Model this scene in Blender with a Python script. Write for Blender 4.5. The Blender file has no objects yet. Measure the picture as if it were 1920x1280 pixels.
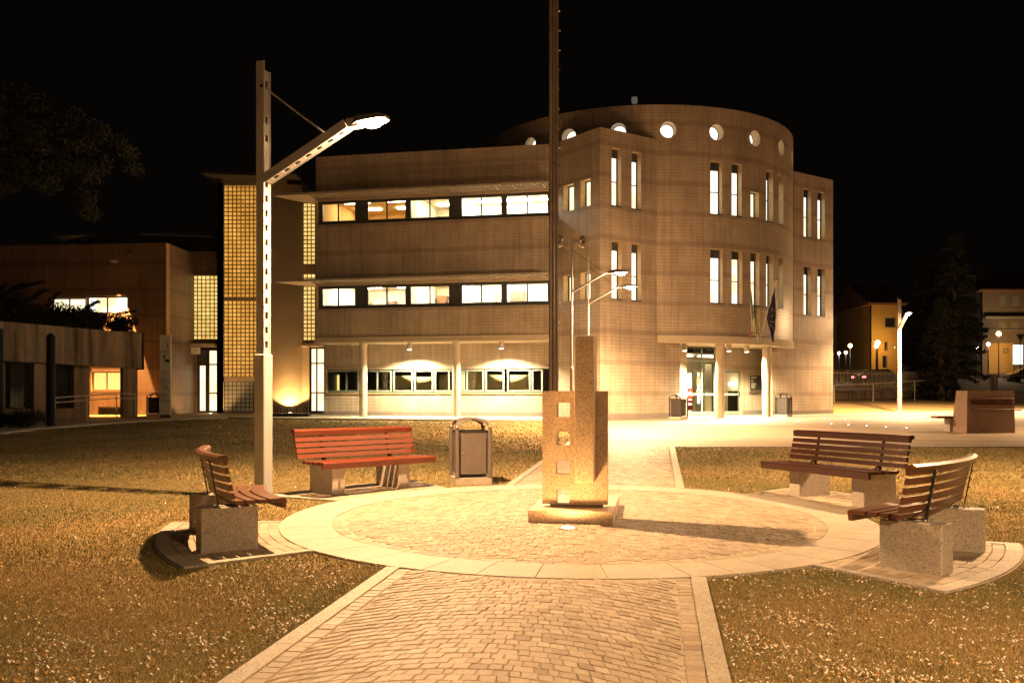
import bpy, math, random
import numpy as np
from mathutils import Vector, Matrix
R = math.radians
SC = bpy.context.scene
COL = SC.collection
random.seed(7)

# ------------------------------------------------------------------ camera, world, exposure
F, U0, V0, H = 1733.0, 960.0, 744.0, 1.6          # focal length in photo pixels, principal column, horizon row, eye height
cam = bpy.data.cameras.new('camera'); cam_o = bpy.data.objects.new('camera', cam); COL.objects.link(cam_o)
cam_o.location = (0, 0, H); cam_o.rotation_euler = (R(90), 0, 0)
cam.sensor_width = 36; cam.lens = 36*F/1920; cam.shift_y = (V0-640)/1920
cam.clip_start = .1; cam.clip_end = 1000
SC.camera = cam_o
w = bpy.data.worlds.new('World'); SC.world = w; w.use_nodes = True
bg = w.node_tree.nodes['Background']; bg.inputs[0].default_value = (.55, .40, .32, 1); bg.inputs[1].default_value = .0016
vs = SC.view_settings; vs.view_transform = 'Standard'; vs.look = 'None'; vs.gamma = 1; vs.exposure = 1.08
SC.cycles.max_bounces = 6; SC.cycles.diffuse_bounces = 3; SC.cycles.glossy_bounces = 3
SC.cycles.transparent_max_bounces = 10; SC.cycles.transmission_bounces = 4
SC.cycles.sample_clamp_indirect = 4; SC.cycles.caustics_reflective = False; SC.cycles.caustics_refractive = False
LAMPC = (1, .585, .27); DOWNC = (1, .78, .42); UPC = (1, .50, .16)

# ------------------------------------------------------------------ terrain
def ss(a, b, x):
    t = min(1, max(0, (x-a)/(b-a))); return t*t*(3-2*t)
def gz(x, y):
    z = .0185*y if y < 39 else .7215+.011*(y-39)
    s = (x-15.7)*-.588+(y-45.2)*.809
    if s > 0 and x > 13: z += ss(13, 18, x)*(.05*min(s, 9)+.13*min(30, max(0, s-9)))
    return z
def gp(u, v, dz=0):                                # the point of the plaza slope seen at a photo pixel
    d = F*H/(v-712.0)
    return Vector(((u-U0)/F*d, d, .0185*d+dz))

# ------------------------------------------------------------------ materials
def newmat(name):
    m = bpy.data.materials.new(name); m.use_nodes = True
    nt = m.node_tree; return m, nt, nt.nodes, nt.links, nt.nodes['Principled BSDF']
def ramp(N, L, src, stops, interp='LINEAR'):
    r = N.new('ShaderNodeValToRGB'); r.color_ramp.interpolation = interp
    e = r.color_ramp.elements
    while len(e) < len(stops): e.new(.5)
    for k, (p, c) in enumerate(stops):
        e[k].position = p; e[k].color = (c[0], c[1], c[2], 1) if len(c) == 3 else c
    L.new(src, r.inputs[0]); return r.outputs[0]
def noise(N, L, vec, scale, detail=3, rough=.55):
    n = N.new('ShaderNodeTexNoise'); n.inputs['Scale'].default_value = scale
    n.inputs['Detail'].default_value = detail; n.inputs['Roughness'].default_value = rough
    if vec is not None: L.new(vec, n.inputs['Vector'])
    return n.outputs['Fac']
def mix(N, L, fac, a, b, mode='MIX'):
    m = N.new('ShaderNodeMix'); m.data_type = 'RGBA'; m.blend_type = mode
    for s, v in ((0, fac), (6, a), (7, b)):
        if hasattr(v, 'type') and not isinstance(v, (tuple, float, int)): L.new(v, m.inputs[s])
        else: m.inputs[s].default_value = v if s == 0 else (v[0], v[1], v[2], 1)
    return m.outputs[2]
def mth(N, L, op, a, b=None, c=None):
    m = N.new('ShaderNodeMath'); m.operation = op
    for s, v in ((0, a), (1, b), (2, c)):
        if v is None: continue
        if isinstance(v, (int, float)): m.inputs[s].default_value = v
        else: L.new(v, m.inputs[s])
    return m.outputs[0]
def bump(N, L, P, h, strength=.3, dist=.01):
    b = N.new('ShaderNodeBump'); b.inputs['Strength'].default_value = strength; b.inputs['Distance'].default_value = dist
    L.new(h, b.inputs['Height']); L.new(b.outputs[0], P.inputs['Normal'])
def coords(N, kind='Object'):
    return N.new('ShaderNodeTexCoord').outputs[kind]
def geo_pos(N):
    return N.new('ShaderNodeNewGeometry').outputs['Position']

def m_plain(name, col, rough=.5, metal=0, var=.15, scale=6, bmp=0, coat=0):
    m, nt, N, L, P = newmat(name)
    n = noise(N, L, coords(N), scale, 5)
    a = tuple(c*(1-var) for c in col); b = tuple(min(1, c*(1+var)) for c in col)
    L.new(ramp(N, L, n, [(.3, a), (.7, b)]), P.inputs['Base Color'])
    P.inputs['Roughness'].default_value = rough; P.inputs['Metallic'].default_value = metal
    P.inputs['Coat Weight'].default_value = coat
    r2 = noise(N, L, coords(N), scale*3, 3)
    L.new(ramp(N, L, r2, [(.3, (rough*.85,)*3), (.7, (min(1, rough*1.15),)*3)]), P.inputs['Roughness'])
    if bmp: bump(N, L, P, noise(N, L, coords(N), scale*8, 4), bmp, .004)
    return m
def m_tile(name, c1, c2, mort, bandc, tw=.27, th=.137, rough=.42, band=True, mw=.012):
    m, nt, N, L, P = newmat(name)
    uv = N.new('ShaderNodeUVMap').outputs[0]
    bt = N.new('ShaderNodeTexBrick'); bt.offset = 0; bt.inputs['Scale'].default_value = 1
    bt.inputs['Brick Width'].default_value = tw; bt.inputs['Row Height'].default_value = th
    bt.inputs['Mortar Size'].default_value = mw; bt.inputs['Mortar Smooth'].default_value = .3; bt.inputs['Bias'].default_value = 0
    for k, c in (('Color1', c1), ('Color2', c2), ('Mortar', mort)): bt.inputs[k].default_value = (*c, 1)
    L.new(uv, bt.inputs['Vector'])
    sep = N.new('ShaderNodeSeparateXYZ'); L.new(uv, sep.inputs[0])
    col = bt.outputs['Color']
    big = ramp(N, L, noise(N, L, uv, .7, 4), [(.25, (.70, .70, .70)), (.5, (.92, .91, .90)), (.75, (1.1, 1.08, 1.05))])
    if band:
        fr = mth(N, L, 'MODULO', mth(N, L, 'ADD', sep.outputs[1], 1.235*4-1.67), 1.235)
        isb = mth(N, L, 'LESS_THAN', fr, .17)
        line = mth(N, L, 'MULTIPLY', isb, mth(N, L, 'GREATER_THAN', mth(N, L, 'ABSOLUTE', mth(N, L, 'SUBTRACT', fr, .085)), .068))
        long_j = mth(N, L, 'LESS_THAN', mth(N, L, 'MODULO', mth(N, L, 'ADD', sep.outputs[0], 500), 1.08), .012)
        bc = mix(N, L, long_j, bandc, mort)
        col = mix(N, L, isb, col, bc); col = mix(N, L, line, col, mort)
    col = mix(N, L, 1.0, col, big, 'MULTIPLY')
    streak = N.new('ShaderNodeMapping'); streak.inputs['Scale'].default_value = (3, .25, 1); L.new(uv, streak.inputs[0])
    st = ramp(N, L, noise(N, L, streak.outputs[0], 1.5, 4), [(.35, (.74, .73, .72)), (.58, (1, 1, 1))])
    col = mix(N, L, .7, col, st, 'MULTIPLY')
    L.new(col, P.inputs['Base Color'])
    L.new(ramp(N, L, bt.outputs['Fac'], [(0, (rough,)*3), (1, (.9,)*3)]), P.inputs['Roughness'])
    bump(N, L, P, mth(N, L, 'MULTIPLY', bt.outputs['Fac'], -1), .35, .006)
    return m
def m_granite(name, base, dark, light, scale=90, rough=.55):
    m, nt, N, L, P = newmat(name)
    co = coords(N)
    v = N.new('ShaderNodeTexVoronoi'); v.inputs['Scale'].default_value = scale; L.new(co, v.inputs['Vector'])
    sep = N.new('ShaderNodeSeparateColor'); L.new(v.outputs['Color'], sep.inputs[0])
    c = ramp(N, L, sep.outputs[0], [(0, dark), (.15, dark), (.19, base), (.75, base), (.85, light)])
    c = mix(N, L, 1, c, ramp(N, L, noise(N, L, co, 3, 4), [(.3, (.85, .84, .82)), (.7, (1.08, 1.06, 1.05))]), 'MULTIPLY')
    L.new(c, P.inputs['Base Color']); P.inputs['Roughness'].default_value = rough
    bump(N, L, P, noise(N, L, co, 120, 3), .25, .003)
    return m
def m_wood(name, c1, c2, rough=.4):
    m, nt, N, L, P = newmat(name)
    uv = N.new('ShaderNodeUVMap').outputs[0]
    mp = N.new('ShaderNodeMapping'); mp.inputs['Scale'].default_value = (2.2, 45, 1); L.new(uv, mp.inputs[0])
    n = noise(N, L, mp.outputs[0], 1.6, 6, .65)
    c = ramp(N, L, n, [(.25, c1), (.5, c2), (.75, tuple(x*1.35 for x in c2))])
    c = mix(N, L, .6, c, ramp(N, L, noise(N, L, coords(N), 1.3, 3), [(.3, (.7, .68, .66)), (.7, (1.1, 1.1, 1.1))]), 'MULTIPLY')
    L.new(c, P.inputs['Base Color']); P.inputs['Roughness'].default_value = rough
    bump(N, L, P, n, .2, .002)
    return m
def m_emit(name, col, strength, base=(.5, .5, .5), var=None):
    m, nt, N, L, P = newmat(name)
    P.inputs['Base Color'].default_value = (*base, 1); P.inputs['Roughness'].default_value = .25
    P.inputs['Emission Color'].default_value = (*col, 1); P.inputs['Emission Strength'].default_value = strength
    if var:                                       # what can be made out behind the glass: blinds, furniture, far wall
        uv = N.new('ShaderNodeUVMap').outputs[0]
        v = N.new('ShaderNodeTexVoronoi'); v.distance = 'CHEBYCHEV'; v.inputs['Scale'].default_value = 1.1
        v.inputs['Randomness'].default_value = .8; L.new(uv, v.inputs['Vector'])
        sep = N.new('ShaderNodeSeparateColor'); L.new(v.outputs['Color'], sep.inputs[0])
        n = noise(N, L, uv, .8, 2)
        f = mth(N, L, 'MULTIPLY', mth(N, L, 'ADD', sep.outputs[0], n), .62)
        L.new(ramp(N, L, f, [(.2, var), (.55, col), (.8, tuple(min(1, c*1.15) for c in col))]), P.inputs['Emission Color'])
    return m
def m_glassblock(name, c1, c2, strength):
    m, nt, N, L, P = newmat(name)
    uv = N.new('ShaderNodeUVMap').outputs[0]
    sc = N.new('ShaderNodeVectorMath'); sc.operation = 'SCALE'; sc.inputs['Scale'].default_value = 1/.2; L.new(uv, sc.inputs[0])
    fr = N.new('ShaderNodeVectorMath'); fr.operation = 'FRACTION'; L.new(sc.outputs[0], fr.inputs[0])
    fl = N.new('ShaderNodeVectorMath'); fl.operation = 'FLOOR'; L.new(sc.outputs[0], fl.inputs[0])
    sep = N.new('ShaderNodeSeparateXYZ'); L.new(fr.outputs[0], sep.inputs[0])
    dx = mth(N, L, 'ABSOLUTE', mth(N, L, 'SUBTRACT', sep.outputs[0], .5)); dy = mth(N, L, 'ABSOLUTE', mth(N, L, 'SUBTRACT', sep.outputs[1], .5))
    d = mth(N, L, 'MAXIMUM', dx, dy)
    blk = mth(N, L, 'LESS_THAN', d, .40)
    wn = N.new('ShaderNodeTexWhiteNoise'); wn.noise_dimensions = '2D'; L.new(fl.outputs[0], wn.inputs['Vector'])
    big = noise(N, L, uv, .45, 3); fine = noise(N, L, uv, 22, 3)
    val = mth(N, L, 'ADD', mth(N, L, 'MULTIPLY', wn.outputs['Value'], .22), mth(N, L, 'ADD', mth(N, L, 'MULTIPLY', big, 1.3), mth(N, L, 'MULTIPLY', fine, .5)))
    col = ramp(N, L, mth(N, L, 'MULTIPLY', val, .5), [(.3, c1), (.85, c2)])
    rim = mth(N, L, 'SUBTRACT', 1.15, mth(N, L, 'MULTIPLY', d, 1.3))
    st = mth(N, L, 'MULTIPLY', mth(N, L, 'MULTIPLY', blk, rim), mth(N, L, 'MULTIPLY', val, strength))
    L.new(col, P.inputs['Emission Color']); L.new(st, P.inputs['Emission Strength'])
    L.new(mix(N, L, blk, (.10, .085, .06), (.35, .36, .33)), P.inputs['Base Color'])
    L.new(ramp(N, L, blk, [(0, (.8,)*3), (1, (.12,)*3)]), P.inputs['Roughness'])
    bump(N, L, P, mth(N, L, 'ADD', mth(N, L, 'MULTIPLY', blk, .6), mth(N, L, 'MULTIPLY', fine, .6)), .5, .02)
    return m
def m_glass(name, tint=(.9, .95, .92), alpha=.12):
    m, nt, N, L, P = newmat(name)
    tr = N.new('ShaderNodeBsdfTransparent'); tr.inputs[0].default_value = (*tint, 1)
    gl = N.new('ShaderNodeBsdfGlossy'); gl.inputs['Roughness'].default_value = .03
    fz = N.new('ShaderNodeFresnel'); fz.inputs[0].default_value = 1.5
    mx = N.new('ShaderNodeMixShader')
    L.new(mth(N, L, 'ADD', fz.outputs[0], alpha*.3), mx.inputs[0]); L.new(tr.outputs[0], mx.inputs[1]); L.new(gl.outputs[0], mx.inputs[2])
    L.new(mx.outputs[0], N['Material Output'].inputs[0])
    return m
def m_ground(name, cols, scale=1.0, rough=.95, fine=60):
    m, nt, N, L, P = newmat(name)
    co = geo_pos(N)
    n1 = noise(N, L, co, .35*scale, 5, .6); n2 = noise(N, L, co, fine, 4, .7)
    f = mth(N, L, 'ADD', mth(N, L, 'MULTIPLY', n1, .7), mth(N, L, 'MULTIPLY', n2, .3))
    L.new(ramp(N, L, f, [(.36, cols[0]), (.5, cols[1]), (.64, cols[2])]), P.inputs['Base Color'])
    P.inputs['Roughness'].default_value = rough; P.inputs['Specular IOR Level'].default_value = .15
    bump(N, L, P, n2, .6, .02)
    return m
def m_pave(name, c1, c2, mort, bw, rh, ang=9, rough=.7, offset=.5, mw=.012):
    m, nt, N, L, P = newmat(name)
    mp = N.new('ShaderNodeMapping'); mp.inputs['Rotation'].default_value = (0, 0, R(ang)); L.new(geo_pos(N), mp.inputs[0])
    bt = N.new('ShaderNodeTexBrick'); bt.offset = offset; bt.inputs['Scale'].default_value = 1
    bt.inputs['Brick Width'].default_value = bw; bt.inputs['Row Height'].default_value = rh; bt.inputs['Mortar Size'].default_value = mw
    for k, c in (('Color1', c1), ('Color2', c2), ('Mortar', mort)): bt.inputs[k].default_value = (*c, 1)
    L.new(mp.outputs[0], bt.inputs['Vector'])
    mp2 = N.new('ShaderNodeMapping'); mp2.inputs['Scale'].default_value = (.12, 1, 1); L.new(mp.outputs[0], mp2.inputs[0])
    st = ramp(N, L, noise(N, L, mp2.outputs[0], .9, 3), [(.35, (.72, .70, .68)), (.65, (1.1, 1.1, 1.1))])
    c = mix(N, L, 1, bt.outputs['Color'], st, 'MULTIPLY')
    c = mix(N, L, .5, c, ramp(N, L, noise(N, L, geo_pos(N), 9, 5), [(.3, (.8,)*3), (.7, (1.1,)*3)]), 'MULTIPLY')
    L.new(c, P.inputs['Base Color']); P.inputs['Roughness'].default_value = rough
    bump(N, L, P, mth(N, L, 'MULTIPLY', bt.outputs['Fac'], -1), .5, .01)
    return m
def m_cobble(name):
    m, nt, N, L, P = newmat(name)
    a = N.new('ShaderNodeAttribute'); a.attribute_name = 'tone'
    c = ramp(N, L, a.outputs['Fac'], [(0, (.27, .205, .15)), (.4, (.38, .305, .23)), (.75, (.43, .355, .275)), (1, (.49, .42, .34))])
    n = noise(N, L, geo_pos(N), 38, 5, .65)
    c = mix(N, L, .8, c, ramp(N, L, n, [(.3, (.75, .74, .72)), (.7, (1.15, 1.14, 1.12))]), 'MULTIPLY')
    c = mix(N, L, .8, c, ramp(N, L, noise(N, L, geo_pos(N), .9, 4), [(.3, (.82, .80, .78)), (.7, (1.08, 1.06, 1.04))]), 'MULTIPLY')
    L.new(c, P.inputs['Base Color']); P.inputs['Roughness'].default_value = .62
    bump(N, L, P, n, .45, .006)
    return m
def m_attr(name, stops, rough=.8, trans=0):
    m, nt, N, L, P = newmat(name)
    a = N.new('ShaderNodeAttribute'); a.attribute_name = 'tone'
    L.new(ramp(N, L, a.outputs['Fac'], stops), P.inputs['Base Color'])
    P.inputs['Roughness'].default_value = rough; P.inputs['Specular IOR Level'].default_value = .2
    return m
def m_concrete(name, col):
    m, nt, N, L, P = newmat(name)
    co = coords(N); mp = N.new('ShaderNodeMapping'); mp.inputs['Scale'].default_value = (1.6, 1.6, .10); L.new(co, mp.inputs[0])
    st = ramp(N, L, noise(N, L, mp.outputs[0], 1.1, 5, .65), [(.36, (.22, .20, .18)), (.5, (.75, .74, .72)), (.62, (1.05, 1.03, 1))])
    n = noise(N, L, co, 5, 6, .6)
    c = mix(N, L, 1, ramp(N, L, n, [(.3, tuple(x*.8 for x in col)), (.7, tuple(x*1.15 for x in col))]), st, 'MULTIPLY')
    L.new(c, P.inputs['Base Color']); P.inputs['Roughness'].default_value = .9
    w_ = N.new('ShaderNodeTexWave'); w_.inputs['Scale'].default_value = 3.0; L.new(co, w_.inputs[0])
    bump(N, L, P, mth(N, L, 'ADD', n, mth(N, L, 'MULTIPLY', w_.outputs['Fac'], .3)), .5, .02)
    return m

M = {}
M['tile'] = m_tile('stone_tile', (.46, .385, .315), (.42, .35, .285), (.27, .215, .17), (.33, .27, .22), mw=.008)
M['tile2'] = m_tile('brown_stone_tile', (.24, .175, .14), (.215, .16, .125), (.13, .09, .07), (.155, .115, .09), th=.11, mw=.009)
M['reveal'] = m_plain('reveal_stone', (.40, .29, .15), .6, scale=4)
M['plinth'] = m_plain('plinth_stone', (.18, .16, .15), .5)
M['plaster'] = m_plain('smooth_plaster', (.42, .36, .27), .38, var=.08, scale=1.2, bmp=.1)
M['soffit'] = m_plain('soffit_plaster', (.50, .43, .33), .7, var=.06)
M['roof'] = m_plain('roof_felt', (.06, .055, .05), .9)
M['frame'] = m_plain('dark_frame_metal', (.075, .08, .085), .4, .3)
M['sage'] = m_plain('sage_frame_metal', (.20, .25, .23), .4, .2)
M['brow'] = m_plain('canopy_metal', (.42, .37, .31), .5, .2)
M['post'] = m_plain('lamp_post_paint', (.40, .40, .40), .45, .2, var=.06)
M['lampdark'] = m_plain('lamp_head_paint', (.25, .24, .23), .4, .4)
M['mast'] = m_plain('mast_metal', (.30, .24, .19), .35, .5)
M['column'] = m_plain('column_plaster', (.50, .42, .33), .5, var=.06)
M['granite'] = m_granite('bench_granite', (.50, .45, .39), (.17, .14, .12), (.60, .56, .50), 190)
M['pink'] = m_granite('pink_granite', (.58, .46, .33), (.22, .15, .10), (.68, .57, .44), 150)
M['wood'] = m_wood('brown_bench_wood', (.06, .024, .013), (.15, .062, .032), .36)
M['redwood'] = m_wood('red_bench_wood', (.07, .014, .006), (.165, .034, .013), .36)
M['darkwood'] = m_wood('dark_bench_wood', (.020, .006, .005), (.048, .014, .010), .36)
M['steel'] = m_plain('dark_steel', (.03, .03, .032), .4, .8)
M['bolt'] = m_plain('bolt_steel', (.6, .58, .55), .25, 1)
M['bin'] = m_plain('bin_metal', (.19, .165, .15), .36, .45, var=.06)
M['bindark'] = m_plain('bin_metal_dark', (.065, .055, .055), .4, .4, var=.06)
M['black'] = m_plain('black_gap', (.006, .006, .006), .8)
M['ringslab'] = m_granite('pale_granite_slab', (.43, .37, .30), (.31, .27, .22), (.50, .45, .38), 130, .6)
M['curb'] = m_granite('curb_granite', (.42, .37, .30), (.22, .18, .15), (.52, .48, .42), 130, .65)
M['cobble'] = m_cobble('porphyry_cobble')
M['bed'] = m_plain('sand_joint', (.40, .34, .25), .95, var=.25, scale=20, bmp=.5)
M['plaza'] = m_pave('plaza_paving', (.34, .275, .21), (.30, .24, .185), (.19, .145, .11), .5, .16, 9)
M['walk'] = m_pave('sidewalk_paving', (.45, .40, .34), (.42, .37, .31), (.25, .2, .17), .6, .3, 11)
M['asphalt'] = m_ground('asphalt', [(.045, .04, .036), (.055, .05, .045), (.065, .06, .054)], 1, .85, 120)
M['soil'] = m_ground('turf_soil', [(.17, .145, .065), (.25, .18, .08), (.34, .23, .10)])
M['grass'] = m_attr('grass_blade', [(0, (.10, .13, .055)), (.3, (.21, .20, .085)), (.65, (.34, .24, .105)), (1, (.48, .36, .19))])
M['litter'] = m_attr('fallen_leaf', [(0, (.12, .045, .02)), (.3, (.40, .16, .04)), (.45, (.55, .30, .06)), (.62, (.62, .52, .38)), (1, (.80, .76, .68))], .6)
M['concrete'] = m_concrete('stained_concrete', (.30, .235, .18))
M['leaf'] = m_attr('dark_foliage', [(0, (.009, .012, .007)), (.6, (.02, .024, .013)), (1, (.045, .045, .026))])
M['bark'] = m_plain('bark', (.07, .05, .035), .95, bmp=.8)
M['glass'] = m_glass('clear_glass')
M['dglass'] = m_plain('dark_window_glass', (.02, .022, .02), .08, 0, var=.3, scale=2)
M['blind'] = m_plain('roller_blind', (.40, .33, .20), .8, var=.05)
M['w_white'] = m_emit('lit_window_white', (1, .90, .72), .72, var=(1, .66, .24))
M['w_cream'] = m_emit('lit_window_cream', (1, .80, .48), .85, var=(1, .72, .32))
M['w_yellow'] = m_emit('lit_window_yellow', (1, .66, .20), .6, var=(.9, .52, .12))
M['porthole'] = m_emit('lit_porthole_glass', (1, .88, .72), 1.0)
M['gb1'] = m_glassblock('lit_glass_block_amber', (.70, .26, .025), (1, .52, .10), .50)
M['gb2'] = m_glassblock('lit_glass_block_yellow', (.95, .50, .09), (1, .76, .28), .62)
M['gb0'] = m_glassblock('faint_glow_glass_block', (.30, .20, .08), (.5, .36, .16), .10)  # weak glow put into the colour of the lower, unlit blocks
M['bulb'] = m_emit('lamp_lens', (1, .86, .62), 60)
M['downlens'] = m_emit('downlight_lens', (1, .86, .74), 5)
M['sodium'] = m_emit('sodium_globe', (1, .55, .13), 22)
M['whitebulb'] = m_emit('white_globe', (1, .85, .75), 10)
M['led'] = m_emit('ground_led_lens', (.85, .93, 1), 1.6)
M['uplens'] = m_emit('uplight_lens', (1, .80, .58), 5)
M['room'] = m_plain('room_wall', (.75, .66, .50), .8, var=.03)
M['room2'] = m_plain('ochre_room_wall', (.66, .42, .14), .8, var=.05)
M['rfloor'] = m_plain('room_floor', (.35, .28, .2), .6)
M['signw'] = m_plain('sign_enamel', (.78, .77, .66), .4, var=.04)
M['ink'] = m_plain('sign_ink', (.05, .05, .05), .6)
M['red'] = m_plain('red_cloth', (.50, .03, .02), .7)
M['white'] = m_plain('white_cloth', (.75, .70, .6), .7)
M['green'] = m_plain('green_cloth', (.03, .22, .06), .7)
M['navy'] = m_plain('navy_cloth', (.012, .016, .045), .7)
M['gold'] = m_plain('gold_star', (.7, .5, .05), .6)
M['yellow'] = m_plain('house_render', (.46, .30, .10), .85, bmp=.2)
M['beige'] = m_plain('pale_house_render', (.16, .125, .09), .85, bmp=.2)
M['shutter'] = m_plain('grey_shutter', (.20, .19, .17), .7)
M['rooftile'] = m_plain('roof_tile', (.20, .09, .05), .85, bmp=.5)
M['shop'] = m_emit('lit_shop_window', (.62, 1, .88), 1.1, var=(.95, .95, .75))
M['carpaint'] = m_plain('ochre_car_paint', (.33, .24, .12), .28, .5, coat=.6, var=.04)
M['carpaint2'] = m_plain('dark_car_paint', (.05, .05, .06), .28, .5, coat=.6, var=.04)
M['tyre'] = m_plain('tyre_rubber', (.02, .02, .02), .9)
M['tail'] = m_emit('tail_light_lens', (1, .10, .12), 7)
M['galv'] = m_plain('galvanised_rail', (.55, .50, .42), .5, .2)

# ------------------------------------------------------------------ mesh builder
class MB:
    def __init__(s): s.v = []; s.f = []; s.uv = []; s.mi = []
    def poly(s, pts, uvs=None, mi=0):
        b = len(s.v); s.v += [tuple(p) for p in pts]; s.f.append(tuple(range(b, b+len(pts))))
        s.uv.append(uvs or [(0, 0)]*len(pts)); s.mi.append(mi)
    def box(s, c, size, rot=0, mi=0, tilt=None):
        hx, hy, hz = size[0]/2, size[1]/2, size[2]/2; c = Vector(c)
        m = Matrix.Rotation(rot, 3, 'Z')
        if tilt is not None: m = m @ tilt
        P = [c+m @ Vector((x*hx, y*hy, z*hz)) for x in (-1, 1) for y in (-1, 1) for z in (-1, 1)]
        L_ = 2*max(hx, hy, hz)
        for q in ((0, 1, 3, 2), (4, 6, 7, 5), (0, 4, 5, 1), (2, 3, 7, 6), (0, 2, 6, 4), (1, 5, 7, 3)):
            pts = [P[i] for i in q]; a = (pts[1]-pts[0]).length; b = (pts[2]-pts[1]).length
            uvs = [(0, 0), (a, 0), (a, b), (0, b)] if a >= b else [(0, 0), (0, a), (b, a), (b, 0)]
            s.poly(pts, uvs, mi)
    def bbox(s, c, size, rot=0, mi=0, bv=.01):        # a box with chamfered edges
        hx, hy, hz = [q/2 for q in size]; m = Matrix.Rotation(rot, 3, 'Z'); c = Vector(c)
        def ring(z, i): return [c+m @ Vector(p) for p in ((-hx+i, -hy+bv, z), (-hx+bv, -hy+i, z), (hx-bv, -hy+i, z), (hx-i, -hy+bv, z), (hx-i, hy-bv, z), (hx-bv, hy-i, z), (-hx+bv, hy-i, z), (-hx+i, hy-bv, z))]
        rs = [ring(-hz, bv), ring(-hz+bv, 0), ring(hz-bv, 0), ring(hz, bv)]
        s.loft(rs, mi=mi, caps=True)
    def loft(s, rings, mi=0, caps=True, closed=True, uvl=False):
        n = len(rings[0]); acc = 0
        for k in range(len(rings)-1):
            a, b = rings[k], rings[k+1]; st = (Vector(b[0])-Vector(a[0])).length
            for i in range(n if closed else n-1):
                j = (i+1) % n
                s.poly([a[i], a[j], b[j], b[i]], [(acc, i*.08), (acc, i*.08+.08), (acc+st, i*.08+.08), (acc+st, i*.08)], mi)
            acc += st
        if caps:
            s.poly(list(reversed(rings[0])), None, mi); s.poly(rings[-1], None, mi)
    def tube(s, pts, r, n=8, mi=0, r2=None, caps=True):
        pts = [Vector(p) for p in pts]; rings = []
        for i, p in enumerate(pts):
            d = (pts[min(i+1, len(pts)-1)]-pts[max(i-1, 0)]).normalized()
            a = d.cross(Vector((0, 0, 1)))
            if a.length < 1e-3: a = Vector((1, 0, 0))
            a.normalize(); b = d.cross(a).normalized()
            rr = r if r2 is None else r+(r2-r)*i/(len(pts)-1)
            rings.append([p+(a*math.cos(t)+b*math.sin(t))*rr for t in (2*math.pi*k/n for k in range(n))])
        s.loft(rings, mi, caps)
    def lathe(s, prof, c=(0, 0, 0), n=16, mi=0):
        c = Vector(c)
        rings = [[c+Vector((r*math.cos(2*math.pi*k/n), r*math.sin(2*math.pi*k/n), z)) for k in range(n)] for r, z in prof]
        s.loft(rings, mi, True)
    def sphere(s, c, r, n=8, mi=0, sz=1):
        s.lathe([(max(1e-4, r*math.sin(a)), -r*sz*math.cos(a)) for a in (math.pi*k/n for k in range(n+1))], c, n+4, mi)
    def prism(s, poly, z0, z1, mi=0):
        s.loft([[Vector((x, y, z0)) for x, y in poly], [Vector((x, y, z1)) for x, y in poly]], mi, True)
    def build(s, name, mats, parent=None, world=None, smooth=False, tone=None):
        me = bpy.data.meshes.new(name)
        v = np.array(s.v, dtype=float).reshape(-1, 3)
        if world is None: world = parent is not None and parent.get('_w', 0)
        off = Vector((0, 0, 0))
        if world:
            p = parent
            while p is not None: off += p.location; p = p.parent
            v = v-np.array(off)
        me.from_pydata(v.tolist(), [], s.f)
        if not isinstance(mats, (list, tuple)): mats = [mats]
        for m in mats: me.materials.append(m)
        if len(mats) > 1: me.polygons.foreach_set('material_index', s.mi)
        ul = me.uv_layers.new(name='UVMap')
        ul.data.foreach_set('uv', np.array([c for q in s.uv for p in q for c in p], dtype=np.float32))
        if tone is not None:
            at = me.attributes.new('tone', 'FLOAT', 'FACE'); at.data.foreach_set('value', np.array(tone, dtype=np.float32))
        if smooth: me.polygons.foreach_set('use_smooth', [True]*len(me.polygons))
        me.update()
        o = bpy.data.objects.new(name, me); COL.objects.link(o)
        if parent is not None: o.parent = parent
        return o

def tag(o, label=None, cat=None, group=None, kind=None):
    if label: o['label'] = label
    if cat: o['category'] = cat
    if group: o['group'] = group
    if kind: o['kind'] = kind
    return o
WORLD = set()
def thing(name, label, cat, loc=(0, 0, 0), rot=0, group=None, world=False):
    o = bpy.data.objects.new(name, None); COL.objects.link(o); o.empty_display_size = .3
    o.location = loc; o.rotation_euler = (0, 0, rot); tag(o, label, cat, group)
    if world: o['_w'] = 1
    return o
def W(mb, name, mats, parent, **k): return mb.build(name, mats, parent, world=True, **k)
def struct(mb, name, mat, **k): o = mb.build(name, mat, **k); tag(o, kind='structure'); return o
def dup(o, parent=None, loc=None, rot=None, label=None, skip=()):
    c = o.copy(); COL.objects.link(c)
    if parent is not None: c.parent = parent
    if loc is not None: c.location = loc
    if rot is not None: c.rotation_euler = (0, 0, rot)
    if label: c['label'] = label
    for ch in list(o.children):
        if ch.name.split('.')[0] not in skip: dup(ch, c, skip=skip)
    return c
def light(kind, name, loc, energy, col, parent, world=False, **k):
    l = bpy.data.lights.new(name, kind); l.energy = energy; l.color = col
    tgt = k.pop('aim', None)
    for a, b in k.items(): setattr(l, a, b)
    o = bpy.data.objects.new(name, l); COL.objects.link(o)
    loc = Vector(loc)
    if tgt is not None: o.rotation_euler = (Vector(tgt)-loc).to_track_quat('-Z', 'Y').to_euler()
    off = Vector((0, 0, 0)); p = parent
    if world:
        while p is not None: off += p.location; p = p.parent
    o.location = loc-off; o.parent = parent
    return o

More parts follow.
